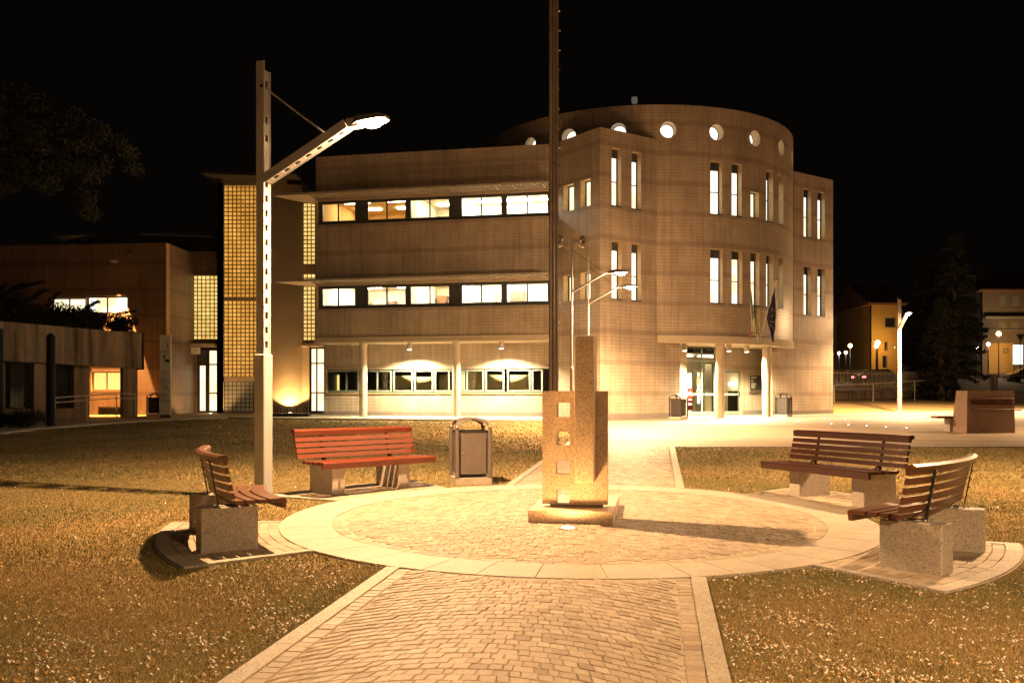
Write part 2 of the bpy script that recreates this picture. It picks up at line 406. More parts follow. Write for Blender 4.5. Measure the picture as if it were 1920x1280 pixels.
# ------------------------------------------------------------------ walls with openings
class Flat:
    def __init__(s, P, Q):
        s.P = Vector((P[0], P[1])); d = Vector((Q[0]-P[0], Q[1]-P[1])); s.L = d.length; s.e = d/s.L; s.n = Vector((s.e.y, -s.e.x)); s.cyl = False
    def at(s, t, dep, z): p = s.P+s.e*t-s.n*dep; return Vector((p.x, p.y, z))
    def t(s, u, dep=0):
        k = (u-U0)/F; P = s.P-s.n*dep
        return (k*P.y-P.x)/(s.e.x-k*s.e.y)
    def z(s, u, v, dep=0): y = s.at(s.t(u, dep), dep, 0).y; return H+(V0-v)*y/F
class Cyl:
    def __init__(s, c, r): s.c = Vector(c); s.r = r; s.cyl = True
    def at(s, t, dep, z): a = t/s.r; return Vector((s.c.x+(s.r-dep)*math.cos(a), s.c.y+(s.r-dep)*math.sin(a), z))
    def t(s, u, dep=0):
        k = (u-U0)/F; a = 1+k*k; b = -2*(k*s.c.x+s.c.y); c = s.c.x**2+s.c.y**2-(s.r-dep)**2
        D = b*b-4*a*c
        y = (-b-math.sqrt(max(0, D)))/(2*a); return s.r*math.atan2(y-s.c.y, k*y-s.c.x)
    def z(s, u, v, dep=0): y = s.at(s.t(u), dep, 0).y; return H+(V0-v)*y/F
def panel(mb, Wl, t0, t1, z0, z1, holes=(), dep=.25, th=None, sub=.45, back=False, ends=True, top=True):
    ts = {round(t0, 4), round(t1, 4)}; zs = {round(z0, 4), round(z1, 4)}
    hs = [(round(max(t0, h[0]), 4), round(min(t1, h[1]), 4), round(max(z0, h[2]), 4), round(min(z1, h[3]), 4)) for h in holes]
    for h in hs: ts |= {h[0], h[1]}; zs |= {h[2], h[3]}
    ts = sorted(ts); zs = sorted(zs)
    if Wl.cyl:
        t2 = []
        for a, b in zip(ts, ts[1:]):
            n = max(1, int(math.ceil((b-a)/sub))); t2 += [a+(b-a)*i/n for i in range(n)]
        ts = t2+[ts[-1]]
    A = Wl.at
    for a, b in zip(ts, ts[1:]):
        for c, d in zip(zs, zs[1:]):
            m, n = (a+b)/2, (c+d)/2
            if any(h[0] < m < h[1] and h[2] < n < h[3] for h in hs): continue
            mb.poly([A(a, 0, c), A(b, 0, c), A(b, 0, d), A(a, 0, d)], [(a, c), (b, c), (b, d), (a, d)])
            if back and th: mb.poly([A(a, th, d), A(b, th, d), A(b, th, c), A(a, th, c)], [(a, d), (b, d), (b, c), (a, c)])
    for a, b, c, d in hs:
        tt = [t for t in ts if a-1e-6 <= t <= b+1e-6]
        for p, q in zip(tt, tt[1:]):
            if c > z0+1e-4: mb.poly([A(p, 0, c), A(p, dep, c), A(q, dep, c), A(q, 0, c)], [(p, 0), (p, dep), (q, dep), (q, 0)], 1)
            if d < z1-1e-4: mb.poly([A(p, 0, d), A(q, 0, d), A(q, dep, d), A(p, dep, d)], [(p, 0), (q, 0), (q, dep), (p, dep)], 1)
        mb.poly([A(a, 0, c), A(a, 0, d), A(a, dep, d), A(a, dep, c)], [(0, c), (0, d), (dep, d), (dep, c)], 1)
        mb.poly([A(b, 0, c), A(b, dep, c), A(b, dep, d), A(b, 0, d)], [(0, c), (dep, c), (dep, d), (0, d)], 1)
    th = th or .35
    if top:
        for a, b in zip(ts, ts[1:]): mb.poly([A(a, 0, z1), A(b, 0, z1), A(b, th, z1), A(a, th, z1)], [(a, 0), (b, 0), (b, th), (a, th)], 1); mb.poly([A(a, 0, z0), A(a, th, z0), A(b, th, z0), A(b, 0, z0)], None, 1)
    if ends:
        mb.poly([A(t0, 0, z0), A(t0, 0, z1), A(t0, th, z1), A(t0, th, z0)], [(0, z0), (0, z1), (th, z1), (th, z0)], 1)
        mb.poly([A(t1, 0, z0), A(t1, th, z0), A(t1, th, z1), A(t1, 0, z1)], [(0, z0), (th, z0), (th, z1), (0, z1)], 1)
def bar(mb, Wl, t0, t1, z0, z1, d0, d1, mi=0):
    n = max(1, int((t1-t0)/.5)) if Wl.cyl else 1
    for i in range(n):
        a, b = t0+(t1-t0)*i/n, t0+(t1-t0)*(i+1)/n; A = Wl.at
        P = [A(a, d0, z0), A(b, d0, z0), A(b, d0, z1), A(a, d0, z1), A(a, d1, z0), A(b, d1, z0), A(b, d1, z1), A(a, d1, z1)]
        for q, uv in (((0, 1, 2, 3), [(a, z0), (b, z0), (b, z1), (a, z1)]), ((3, 2, 6, 7), None), ((0, 4, 5, 1), None), ((5, 4, 7, 6), None)): mb.poly([P[k] for k in q], uv, mi)
        if i == 0: mb.poly([P[k] for k in (0, 3, 7, 4)], None, mi)
        if i == n-1: mb.poly([P[k] for k in (1, 5, 6, 2)], None, mi)
def window(parent, Wl, t0, t1, z0, z1, dep, pane, frame='frame', fw=.05, vs=(), hs=(), name='window', fd=.06):
    mb = MB()
    bar(mb, Wl, t0+.002, t1-.002, z0+.002, z0+fw, dep-.04, dep+fd-.04); bar(mb, Wl, t0+.002, t1-.002, z1-fw, z1-.002, dep-.04, dep+fd-.04)
    bar(mb, Wl, t0+.002, t0+fw, z0+fw, z1-fw, dep-.04, dep+fd-.04); bar(mb, Wl, t1-fw, t1-.002, z0+fw, z1-fw, dep-.04, dep+fd-.04)
    for t in vs: bar(mb, Wl, t-fw*.45, t+fw*.45, z0+fw, z1-fw, dep-.037, dep+fd-.043)
    for z in hs: bar(mb, Wl, t0+fw, t1-fw, z-fw*.4, z+fw*.4, dep-.034, dep+fd-.046)
    o = W(mb, name, M[frame], parent)
    p = MB(); A = Wl.at; q = dep-.005
    a, b, c, d = t0+fw*.5, t1-fw*.5, z0+fw*.5, z1-fw*.5
    p.poly([A(a, q, c), A(b, q, c), A(b, q, d), A(a, q, d)], [(a, c), (b, c), (b, d), (a, d)])
    W(p, 'pane', M[pane], o)
    return o

# ------------------------------------------------------------------ the ground, paving and paths
CX, CY = .74, 10.8; RI, RO = 2.80, 3.36
TA = R(9); AX = Vector((math.sin(TA), math.cos(TA))); AP = Vector((math.cos(TA), -math.sin(TA)))   # path axis and its right-hand side
PW = 1.34; PIN = 1.22
def pq(x, y): d = Vector((x-CX, y-CY)); return d.dot(AP), d.dot(AX)
def xy(p, q): v = Vector((CX, CY))+AP*p+AX*q; return v.x, v.y
BENCH = [202.3, 137.4, 23.8, -39.4]
LAWN_L = [gp(u, v) for u, v in ((1110, 789.5), (1018, 789), (850, 788), (700, 786.5), (500, 785), (430, 783.5), (356, 785.6), (280, 789), (200, 794), (62, 805), (0, 813))]
def plaza_edge(x): return 22.2+.02*(x-4)
def in_pad(x, y):
    dx, dy = x-CX, y-CY; r = math.hypot(dx, dy)
    if r > 4.62 or r < RO-.01: return False
    a = math.degrees(math.atan2(dy, dx))
    return any(abs((a-b+180) % 360-180) < 17.3 for b in BENCH)
def lawn_far(x):                                   # far edge of the left lawn
    pts = [(p.x, p.y) for p in LAWN_L]
    for (xa, ya), (xb, yb) in zip(pts, pts[1:]):
        if xb <= x <= xa: return ya+(yb-ya)*(x-xa)/(xb-xa)
    return pts[-1][1]-(pts[-1][0]-x)*.3 if x < pts[-1][0] else pts[0][1]
def on_lawn(x, y):
    if math.hypot(x-CX, y-CY) < RO+.03 or in_pad(x, y): return False
    p, q = pq(x, y)
    if abs(p) < PW+.02: return False
    if p > 0: return y < plaza_edge(x)
    return y < lawn_far(x)-.12
g = MB()
xs = np.concatenate([np.linspace(-160, -32, 12), np.linspace(-30, 46, 77), np.linspace(48, 180, 14)])
ys = np.concatenate([np.linspace(-12, 60, 73), np.linspace(62, 110, 25), np.linspace(115, 420, 12)])
for i in range(len(xs)-1):
    for j in range(len(ys)-1):
        c = [(xs[i], ys[j]), (xs[i+1], ys[j]), (xs[i+1], ys[j+1]), (xs[i], ys[j+1])]
        g.poly([(x, y, gz(x, y)-.020) for x, y in c])
struct(g, 'ground', M['soil'])
def sheet(mb, poly, dz, nx=1):                      # a flat piece draped on the slope
    mb.poly([(x, y, gz(x, y)+dz) for x, y in poly])
def strip(mb, pts, w, dz, th=.06, mi=0):            # a kerb strip following points, w to the right of travel
    P = [Vector(p[:2]) for p in pts]; a = []; b = []
    for i, p in enumerate(P):
        d = (P[min(i+1, len(P)-1)]-P[max(i-1, 0)]).normalized(); n = Vector((d.y, -d.x)); a.append(p); b.append(p+n*w)
    for i in range(len(P)-1):
        q = [a[i], b[i], b[i+1], a[i+1]]
        top = [Vector((v.x, v.y, gz(v.x, v.y)+dz)) for v in q]; bot = [v-Vector((0, 0, th)) for v in top]
        mb.poly(top[::-1], None, mi)
        for k in range(4): mb.poly([top[k], top[(k+1) % 4], bot[(k+1) % 4], bot[k]], None, mi)
def cobbles(cells, z0, jx=.010, seed=1):
    rnd = random.Random(seed); mb = MB(); tone = []
    for c, tn in cells:
        if len(c) != 4: continue
        cen = sum((Vector(p) for p in c), Vector((0, 0)))/4
        h = rnd.uniform(-.002, .003); sx, sy = rnd.uniform(-.012, .012), rnd.uniform(-.012, .012)
        pts = []
        for p in c:
            p = Vector(p)+Vector((rnd.uniform(-jx, jx), rnd.uniform(-jx, jx)))*.55; d = (cen-p); L_ = d.length
            if L_ < .02: break
            pts.append((p+d*(.003/L_), p+d*(.009/L_)))
        if len(pts) < 4: continue
        if tn is None: tn = min(1, max(0, rnd.gauss(.5, .22)))
        def Z(p, dz): return Vector((p.x, p.y, gz(p.x, p.y)+z0+dz+(p.x-cen.x)*sx+(p.y-cen.y)*sy))
        low = [Z(p[0], -.008) for p in pts]; mid = [Z(p[0], h-.004) for p in pts]; top = [Z(p[1], h) for p in pts]
        mb.poly(top); tone.append(tn)
        for k in range(4):
            j = (k+1) % 4
            mb.poly([mid[k], mid[j], top[j], top[k]]); mb.poly([low[k], low[j], mid[j], mid[k]]); tone += [tn, tn]
    return mb, tone
def arcs(p0, p1, q0, q1, colw, sag, pitch, sw, keep, clampf=None, shift=0, seed=3):
    rnd = random.Random(seed); out = []
    ncol = max(1, round((p1-p0)/colw)); cw = (p1-p0)/ncol
    for c in range(ncol):
        a, b = p0+c*cw, p0+(c+1)*cw; pc = (a+b)/2; off = shift*(c % 2)
        def Q(p, k): return k*pitch+off+sag*(1-((p-pc)/(cw/2))**2)
        for k in range(int((q0-sag)/pitch)-2, int(q1/pitch)+2):
            n = int(round(cw/sw)); cuts = [a]+[a+cw*(i+rnd.uniform(-.26, .26)+(.5 if k % 2 else 0))/n for i in range(1 if not k % 2 else 0, n)]+[b]
            cuts = sorted(x for x in cuts if a <= x <= b)
            for x0, x1 in zip(cuts, cuts[1:]):
                if x1-x0 < .035: continue
                def lean(p): return (p-pc)/(cw/2)*sag*.9*pitch/(cw/2)*1.0
                c4 = [(x0, Q(x0, k)), (x1, Q(x1, k)), (x1-lean(x1), Q(x1, k+1)), (x0-lean(x0), Q(x0, k+1))]
                m = ((x0+x1)/2, (c4[0][1]+c4[2][1])/2)
                if not (q0 < m[1] < q1) or not keep(*m): continue
                if clampf: c4 = [clampf(*p) for p in c4]
                out.append(([xy(*p) for p in c4], None))
    return out
# bedding under all the cobbles
b = MB()
n = 72
for i in range(n):
    a0, a1 = 2*math.pi*i/n, 2*math.pi*(i+1)/n
    sheet(b, [(CX, CY), (CX+RO*math.cos(a0), CY+RO*math.sin(a0)), (CX+RO*math.cos(a1), CY+RO*math.sin(a1))], -.0055)
for q0, q1 in ((-8, -3.2), (3.2, 6), (6, 9), (9, 11.9)): sheet(b, [xy(-PIN, q0), xy(PIN, q0), xy(PIN, q1), xy(-PIN, q1)], -.0065)
for bn in BENCH:
    for i in range(8):
        a0, a1 = R(bn-17+34*i/8), R(bn-17+34*(i+1)/8)
        sheet(b, [(CX+r*math.cos(a), CY+r*math.sin(a)) for r, a in ((3.3, a0), (4.6, a0), (4.6, a1), (3.3, a1))], -.010)
struct(b, 'paving_bed', M['bed'])
def cl_disc(p, q):
    r = math.hypot(p, q); m = RI-.135
    return (p*m/r, q*m/r) if r > m else (p, q)
cells = arcs(-3.0, 3.0, -2.8, 2.8, 6.0, .9, .096, .088, lambda p, q: math.hypot(p, q) < RI-.17, cl_disc)
rn = random.Random(5); n = 150
for i in range(n):
    a0, a1 = 2*math.pi*i/n, 2*math.pi*(i+1)/n
    cells.append(([xy(r*math.cos(a), r*math.sin(a)) for r, a in ((RI-.125, a0), (RI-.012, a0), (RI-.012, a1), (RI-.125, a1))], None))
mb, tn = cobbles(cells, 0, seed=2); struct(mb, 'cobbled_circle', M['cobble'], tone=tn)
cells = arcs(-PIN+.0, PIN-.0, -7.6, -3.1, 2.44, .55, .100, .090, lambda p, q: math.hypot(p, q) > RO+.06 and abs(p) < PIN-.12 and q < 0,
             lambda p, q: ((max(-PIN+.12, min(PIN-.12, p))), q))
for s in (-1, 1):
    for k in range(45):
        q = -7.6+k*.1; p = s*(PIN-.06)
        if math.hypot(p, q+.05) < RO+.08: continue
        cells.append(([xy(p-.055, q), xy(p+.055, q), xy(p+.055, q+.098), xy(p-.055, q+.098)], None))
mb, tn = cobbles(cells, 0, seed=8); struct(mb, 'path', M['cobble'], tone=tn)
cells = arcs(-PIN, PIN, 3.3, 11.8, 2.44, .40, .125, .12, lambda p, q: math.hypot(p, q) > RO+.06 and q > 0, lambda p, q: ((max(-PIN+.01, min(PIN-.01, p))), q))
mb, tn = cobbles(cells, 0, seed=9); struct(mb, 'path', M['cobble'], tone=tn)
# slab ring: separate slabs with fine joints
rg = MB(); rn = random.Random(11); a = 0; angs = [0]
while a < 360: a += rn.choice((7, 8.5, 10, 12)); angs.append(min(a, 360))
if angs[-1]-angs[-2] < 3: angs.pop(-2)
def slab(mb, r0, r1, A0, A1, dz, gap=.004, th=.03):
    n = max(1, int((A1-A0)/3)); g0 = math.degrees(gap/r0)
    A0 += g0; A1 -= g0
    for i in range(n):
        a0, a1 = R(A0+(A1-A0)*i/n), R(A0+(A1-A0)*(i+1)/n)
        c = [(CX+r*math.cos(a), CY+r*math.sin(a)) for r, a in ((r0, a0), (r1, a0), (r1, a1), (r0, a1))]
        top = [Vector((x, y, gz(x, y)+dz)) for x, y in c]; bot = [v-Vector((0, 0, th)) for v in top]
        mb.poly(top)
        for k in ((0, 1), (1, 2), (2, 3), (3, 0)):
            if (k == (0, 1) and i) or (k == (2, 3) and i < n-1): continue
            mb.poly([bot[k[0]], bot[k[1]], top[k[1]], top[k[0]]])
for A0, A1 in zip(angs, angs[1:]): slab(rg, RI, RO, A0, A1, .003)
struct(rg, 'slab_ring', M['ringslab'])
# bench pads: concentric brick rows with a border
cells = []; bd = MB(); rn = random.Random(4)
for bn in BENCH:
    for k in range(10):
        r0 = RO+.012+k*.106; r1 = r0+.104
        if r1 > 4.47: break
        st = math.degrees(.215/r0); a = bn-15.4-(st*.5 if k % 2 else 0)
        while a < bn+15.4:
            a0, a1 = max(a, bn-15.4), min(a+st, bn+15.4)
            if a1-a0 > .5: cells.append(([(CX+r*math.cos(R(q)), CY+r*math.sin(R(q))) for r, q in ((r0, a0), (r1, a0), (r1, a1), (r0, a1))], None))
            a += st
    for i in range(5): slab(bd, 4.44, 4.58, bn-17+34*i/5, bn-17+34*(i+1)/5, .004, th=.05)
    for s in (-17, 15.5): slab(bd, RO+.01, 4.437, bn+s, bn+s+1.5, .004, th=.05)
mb, tn = cobbles(cells, 0, jx=.004, seed=12); struct(mb, 'bench_paving', M['cobble'], tone=[t*.9 for t in tn])
struct(bd, 'bench_paving_border', M['curb'])
# kerb strips along the path and round the circle's grass edge
kb = MB()
for s in (-1, 1):
    qa = math.sqrt(RO**2-1.28**2)
    for q0, q1, nn in ((-7.8, -qa-.02, 4), (qa+.02, 11.9 if s > 0 else 25.6, 12)):
        for i in range(nn):
            a, c = q0+(q1-q0)*i/nn, q0+(q1-q0)*(i+1)/nn-.006
            x = -PW if s < 0 else PIN
            strip(kb, [xy(x, a), xy(x, c)], PW-PIN, .006)
struct(kb, 'path_kerb', M['curb'])
# plaza in front of the entrance, and the pavement along the wing
pz = MB(); pe = [xy(-PIN, 11.9), xy(PIN, 11.9)]
X1 = 31
rows = [(xy(-PIN, 11.9)[0], 22.3), (xy(-PIN, 16)[0], 26.6), (xy(-PIN, 25.6)[0], 36.0)]
def pl(x, y): return (x, y)
grid = np.linspace(0, 1, 14)
ysr = [22.2, 26, 30, 34, 38, 42, 46]
for i in range(len(ysr)-1):
    ya, yb = ysr[i], ysr[i+1]
    xa = CX-PIN/math.cos(TA)+(ya-CY)*math.tan(TA); xb = CX-PIN/math.cos(TA)+(yb-CY)*math.tan(TA)
    for j in range(8):
        f0, f1 = j/8, (j+1)/8; E = 31
        sheet(pz, [(xa+(E-xa)*f0, ya), (xa+(E-xa)*f1, ya), (xb+(E-xb)*f1, yb), (xb+(E-xb)*f0, yb)], -.004)
sheet(pz, [(15.9, 46), (31, 46), (31, 56.2), (24, 51.0)], -.004)
struct(pz, 'plaza', M['plaza'])
wk = MB()
LL = [(p.x, p.y) for p in LAWN_L]+[(LL_x, LL_y) for LL_x, LL_y in ((-17.5, 25), (-20.5, 22))]
for (xa, ya), (xb, yb) in zip(LL, LL[1:]):
    if xa > -8: up = 6
    else: up = 14
    for k in range(4): sheet(wk, [(xa, ya+up*k/4), (xb, yb+up*k/4), (xb, yb+up*(k+1)/4), (xa, ya+up*(k+1)/4)][::-1], .012)
struct(wk, 'sidewalk', M['walk'])
ke = MB(); strip(ke, LL[::-1], .16, .05, .15); struct(ke, 'sidewalk_kerb', M['curb'])
kk = MB()
for i in range(14):
    x0, x1 = 2.9+i*2, 4.9+i*2; 
    if i == 0: x0 = 4.15
    strip(kk, [(x0, plaza_edge(x0)), (x1-.01, plaza_edge(x1))], .12, .004)
struct(kk, 'lawn_kerb', M['curb'])
rd = MB()
for i in range(12):
    for j in range(5):
        x0, x1 = 20+i*10, 30+i*10; s0 = 12+j*6
        def P(x, s): return (x, 45.2+(s+(x-15.7)*.588)/.809)
        sheet(rd, [P(x0, s0), P(x1, s0), P(x1, s0+6), P(x0, s0+6)], .02)
struct(rd, 'road', M['asphalt'])

# grass blades, denser and finer close to the camera
def blades(n, ymin, ymax, hw, hh, seed):
    rs = np.random.RandomState(seed); V = []; T = []
    y = ymin+(ymax-ymin)*rs.rand(n); x = (rs.rand(n)*2-1)*.62*y+.3
    keep = [i for i in range(n) if on_lawn(x[i], y[i])]
    x, y = x[keep], y[keep]; k = len(x)
    z = np.array([gz(a, b_) for a, b_ in zip(x, y)])-.021
    ang = rs.rand(k)*6.283; wd = hw*(.6+.8*rs.rand(k)); ht = hh*(.5+rs.rand(k)); lean = ht*rs.randn(k)*.9; la = rs.rand(k)*6.283
    dx, dy = np.cos(ang)*wd, np.sin(ang)*wd
    A = np.stack([x-dx, y-dy, z], 1); B = np.stack([x+dx, y+dy, z], 1); C = np.stack([x+np.cos(la)*lean, y+np.sin(la)*lean, z+ht], 1)
    patch = .5+.28*np.sin(x*1.3+2*np.sin(y*.9))+.22*np.sin(y*1.7-x*.6+1.5*np.sin(x*2.1))
    tone = np.clip(.25+.4*patch+rs.randn(k)*.22, 0, 1)
    return A, B, C, tone
def tri_mesh(name, parts, mat, **t):
    V = np.concatenate([np.stack([A, B, C], 1).reshape(-1, 3) for A, B, C, _ in parts]); T = np.concatenate([p[3] for p in parts])
    nf = len(V)//3; me = bpy.data.meshes.new(name)
    me.vertices.add(len(V)); me.vertices.foreach_set('co', V.ravel().astype(np.float32))
    me.loops.add(len(V)); me.loops.foreach_set('vertex_index', np.arange(len(V), dtype=np.int32))
    me.polygons.add(nf); me.polygons.foreach_set('loop_start', np.arange(0, 3*nf, 3, dtype=np.int32))
    me.materials.append(mat); me.update(calc_edges=True)
    at = me.attributes.new('tone', 'FLOAT', 'FACE'); at.data.foreach_set('value', T.astype(np.float32))
    o = bpy.data.objects.new(name, me); COL.objects.link(o); return o
o = tri_mesh('grass', [blades(330000, 4.3, 8, .0027, .017, 1), blades(260000, 8, 15, .005, .019, 2), blades(110000, 15, 30, .012, .03, 3), blades(25000, 30, 38, .02, .03, 5)], M['grass'])
tag(o, 'short dry autumn grass of the lawns around the paved circle', 'grass', kind='stuff')
# fallen leaves and petals, thick near the path edges
def leaves(n, seed):
    rs = np.random.RandomState(seed); A = []; B = []; C = []; T = []
    cnt = 0
    while cnt < n:
        y = 4.4+rs.rand()**1.6*14; x = (rs.rand()*2-1)*.62*y
        if not on_lawn(x, y): continue
        p, q = pq(x, y); d = abs(abs(p)-PW); side = 1 if p > 0 else 0
        pr = .04+.9*math.exp(-d/.75)*(1 if y < 9.5 else .12)+(.35*math.exp(-abs(y-5.2)/.9) if y < 8 and p < 0 else 0)+(.30 if side and y < 7.8 else 0)
        cl = (.5+.5*math.sin(x*3.1+1.2*math.sin(y*2.7))*math.sin(y*3.7+x))*(.6+.4*math.sin(x*7.3+y*5.1))
        if rs.rand() > pr*(.12+1.2*cl): continue
        cnt += 1; s = (.0035+.011*rs.rand()**2.6)*(1 if y < 9 else 1.5); a = rs.rand()*6.283; z = gz(x, y)+.006+rs.rand()*.012; tz = rs.uniform(-.4, .4)*s*2; 
        u = np.array([math.cos(a)*s, math.sin(a)*s, tz]); v = np.array([-math.sin(a)*s*.55, math.cos(a)*s*.55, rs.uniform(-.3, .3)*s]); c = np.array([x, y, z])
        tn = rs.choice([.75, .95, .65, .5, .38, .1, .28], p=[.26, .26, .16, .10, .10, .05, .07])+rs.randn()*.02
        P4 = [c-u, c+v, c+u, c-v]
        A += [P4[0], P4[0]]; B += [P4[1], P4[2]]; C += [P4[2], P4[3]]; T += [tn, tn]
    return np.array(A), np.array(B), np.array(C), np.clip(np.array(T), 0, 1)
o = tri_mesh('fallen_leaves', [leaves(15000, 21)], M['litter'])
tag(o, 'pale fallen leaves and petals scattered over the lawns beside the path', 'leaves', kind='stuff')

# ------------------------------------------------------------------ the civic building
BT = [M['tile'], M['reveal']]
civ = thing('civic_building', 'pale stone tiled public building with round drum, strip windows and glass block tower', 'building', (4, 42, .7), world=True)
ZT = 12.2
Lw = Flat(((592-U0)/F*40.87, 40.87), (1.79, 38.7))
def rooms(Wl, t0, t1, z0, z1, d0, d1, wall, lit, strength, seed, parent=civ, nl=2):
    rn = random.Random(seed); mb = MB(); A = Wl.at
    def q(p, mi=0): mb.poly([A(*x) for x in p], None, mi)
    q([(t0, d1, z0), (t1, d1, z0), (t1, d1, z1), (t0, d1, z1)]); q([(t0, d0, z0), (t0, d1, z0), (t0, d1, z1), (t0, d0, z1)])
    q([(t1, d1, z0), (t1, d0, z0), (t1, d0, z1), (t1, d1, z1)]); q([(t0, d0, z1), (t0, d1, z1), (t1, d1, z1), (t1, d0, z1)]); q([(t0, d0, z0), (t1, d0, z0), (t1, d1, z0), (t0, d1, z0)], 1)
    o = W(mb, 'room', [M[wall], M['rfloor']], parent)
    for k in range(3):
        t = t0+(t1-t0)*(k+rn.uniform(.05, .5))/3; wd = rn.uniform(.4, .7)
        f = MB(); bar(f, Wl, t, min(t1-.05, t+wd), z0+.01, z0+rn.uniform(1.5, 2.1), d1-.5, d1-.02); W(f, 'cupboard', M['wood' if (seed+k) % 2 else 'reveal'], o)
    f = MB(); bar(f, Wl, t0+.3, t0+1.4, z0+.02, z0+1.15, d0+.5, d0+1.0); W(f, 'counter', M['reveal'], o)
    lm = bpy.data.materials.get('ceiling_light_%g' % strength) or m_emit('ceiling_light_%g' % strength, lit, strength)
    for k in range(nl):
        for dq in (-.75, .85):
            t = t0+(t1-t0)*(k+.5)/nl; l = MB(); bar(l, Wl, t-.6, t+.6, z1-.06, z1-.02, (d0+d1)/2+dq-.15, (d0+d1)/2+dq+.15); W(l, 'ceiling_light', lm, o)
# wing, upper storeys
strips = []
for z0, z1 in ((9.20, 10.24), (5.48, 6.50)): strips.append((.06, Lw.L+.5, z0, z1))
mb = MB(); panel(mb, Lw, 0, Lw.L, 4.22, ZT, strips, dep=.16, th=.35, ends=True); W(mb, 'wall', BT, civ)
mb = MB(); bar(mb, Lw, -.03, Lw.L, 3.96, 4.215, -.05, .30); bar(mb, Lw, -.05, Lw.L, 4.0, 4.06, -.09, -.052); W(mb, 'fascia', M['soffit'], civ)
mb = MB(); bar(mb, Lw, 0, Lw.L, 3.97, 4.05, .302, 1.55); W(mb, 'soffit', M['soffit'], civ)
mb = MB(); mb.poly([Lw.at(0, 0, 4.3), Lw.at(0, 0, ZT), Lw.at(0, 9, ZT), Lw.at(0, 9, 4.3)], [(0, 4.3), (0, ZT), (9, ZT), (9, 4.3)]); W(mb, 'wall', M['tile'], civ)
pairs = [(603, 669, 635), (688, 763.5, 726), (768, 845, 806.5), (864, 943, 903), (948, 1030, 989)]
for r, (z0, z1) in enumerate(((9.20, 10.24), (5.48, 6.50))):
    edges = [0.06]
    for k, (a, b, m) in enumerate(pairs):
        ta, tb, tm = Lw.t(a, .16), Lw.t(b, .16), Lw.t(m, .16)
        window(civ, Lw, ta, tb, z0+.09, z1-.06, .16, 'glass' if True else '', vs=(tm,), fw=.07)
        edges += [ta, tb]
    edges.append(Lw.L)
    f = MB()
    for a, b in zip(edges[::2], edges[1::2]):
        if b-a > .02: bar(f, Lw, a+.002, b-.002, z0+.001, z1-.001, .13, .2)
    bar(f, Lw, .06, Lw.L, z0+.002, z0+.088, .125, .22); bar(f, Lw, .06, Lw.L, z1-.058, z1-.002, .125, .22)
    W(f, 'window_surround', M['frame'], civ)
    tA, tB = Lw.t(766, .3), Lw.t(855, .3)
    zf, zc = z0-.95, z1+.35
    rooms(Lw, .1, tA-.03, zf, zc, .40, 5.2, 'room2' if r == 0 else 'room', (1, .82, .55) if r == 0 else (1, .90, .72), 17 if r == 0 else 42, 3+r, nl=2)
    rooms(Lw, tA+.03, tB-.03, zf, zc, .40, 4.6, 'room', (1, .88, .62), 34 if r == 0 else 48, 6+r, nl=1)
    rooms(Lw, tB+.03, Lw.L+.1, zf, zc, .40, 4.0, 'room', (1, .92, .80), 62-r*12, 9+r, nl=3)
    # louvred canopy over the strip of windows
    zb = z1+.12; mb = MB(); A = Lw.at; t0b = -1.55
    n = 92
    for i in range(n):
        a = t0b+.25+(Lw.L-t0b-.25)*i/n; d1 = .02 if a > .05 else .02+(.05-a)*.62
        if a < .05 and i % 1 == 0: pass
        bar(mb, Lw, a, a+.05, zb, zb+.05, -.93, -.01)
    bar(mb, Lw, t0b, Lw.L, zb-.02, zb+.07, -1.0, -.935); bar(mb, Lw, .0, Lw.L, zb-.02, zb+.06, -.16, -.005)
    for k in range(6):
        a = .3+k*2.0; bar(mb, Lw, a, a+.07, zb-.035, zb+.06, -.93, -.165)
    W(mb, 'louvre_canopy', M['brow'], civ)
    mb = MB()
    T = [A(t0b, -1.0, 0), A(.0, -1.0, 0), A(.0, 1.6, 0), A(-.25, 1.6, 0)]
    mb.prism([(p.x, p.y) for p in T], zb-.03, zb-.005); W(mb, 'canopy_tip', M['brow'], civ)
# wing, ground floor
Gd = 1.5
Lg = Flat(Lw.at(0, Gd, 0)[:2], (Lw.P+Lw.e*(Lw.L+2)-Lw.n*Gd))
tg0, tg1 = Lg.t(607), Lg.L-1.2; zg0, zg1 = .95, 4.0
wz0, wz1 = 1.80, 2.85
mb = MB(); panel(mb, Lg, tg0, tg1, 0, 4.0, [(tg0+.14, tg1-.05, wz0, wz1)], dep=.2); W(mb, 'wall', BT, civ)
mb = MB(); bar(mb, Lg, tg0, tg1, .4, .93, -.02, -.002); W(mb, 'plinth', M['plinth'], civ)
mb = MB(); bar(mb, Lg, tg0+.1, tg1, wz0-.06, wz0-.002, -.05, .18); W(mb, 'window_sill', M['reveal'], civ)
segs = [(612, 674, (650,)), (676, 735, (708,)), (737.5, 775, ()), (777, 813, ()), (815, 868, (842,)), (869, 908, (876,)), (910, 946, ()), (951, 995, ()), (997, 1018, ())]
for a, b, m in segs:
    window(civ, Lg, Lg.t(a, .12), Lg.t(b, .12), wz0+.03, wz1-.03, .12, 'glass', 'sage', fw=.075, vs=[Lg.t(x, .12) for x in m])
mb = MB(); bl = MB(); A = Lg.at
for p in ([(tg0, 4, 0), (tg1, 4, 0), (tg1, 4, 4), (tg0, 4, 4)], [(tg0, .3, 0), (tg0, 4, 0), (tg0, 4, 4), (tg0, .3, 4)], [(tg0, .3, .8), (tg1, .3, .8), (tg1, 4, .8), (tg0, 4, .8)], [(tg0, .3, 3.3), (tg0, 4, 3.3), (tg1, 4, 3.3), (tg1, .3, 3.3)]): mb.poly([A(*x) for x in p])
W(mb, 'room', M['plinth'], civ)
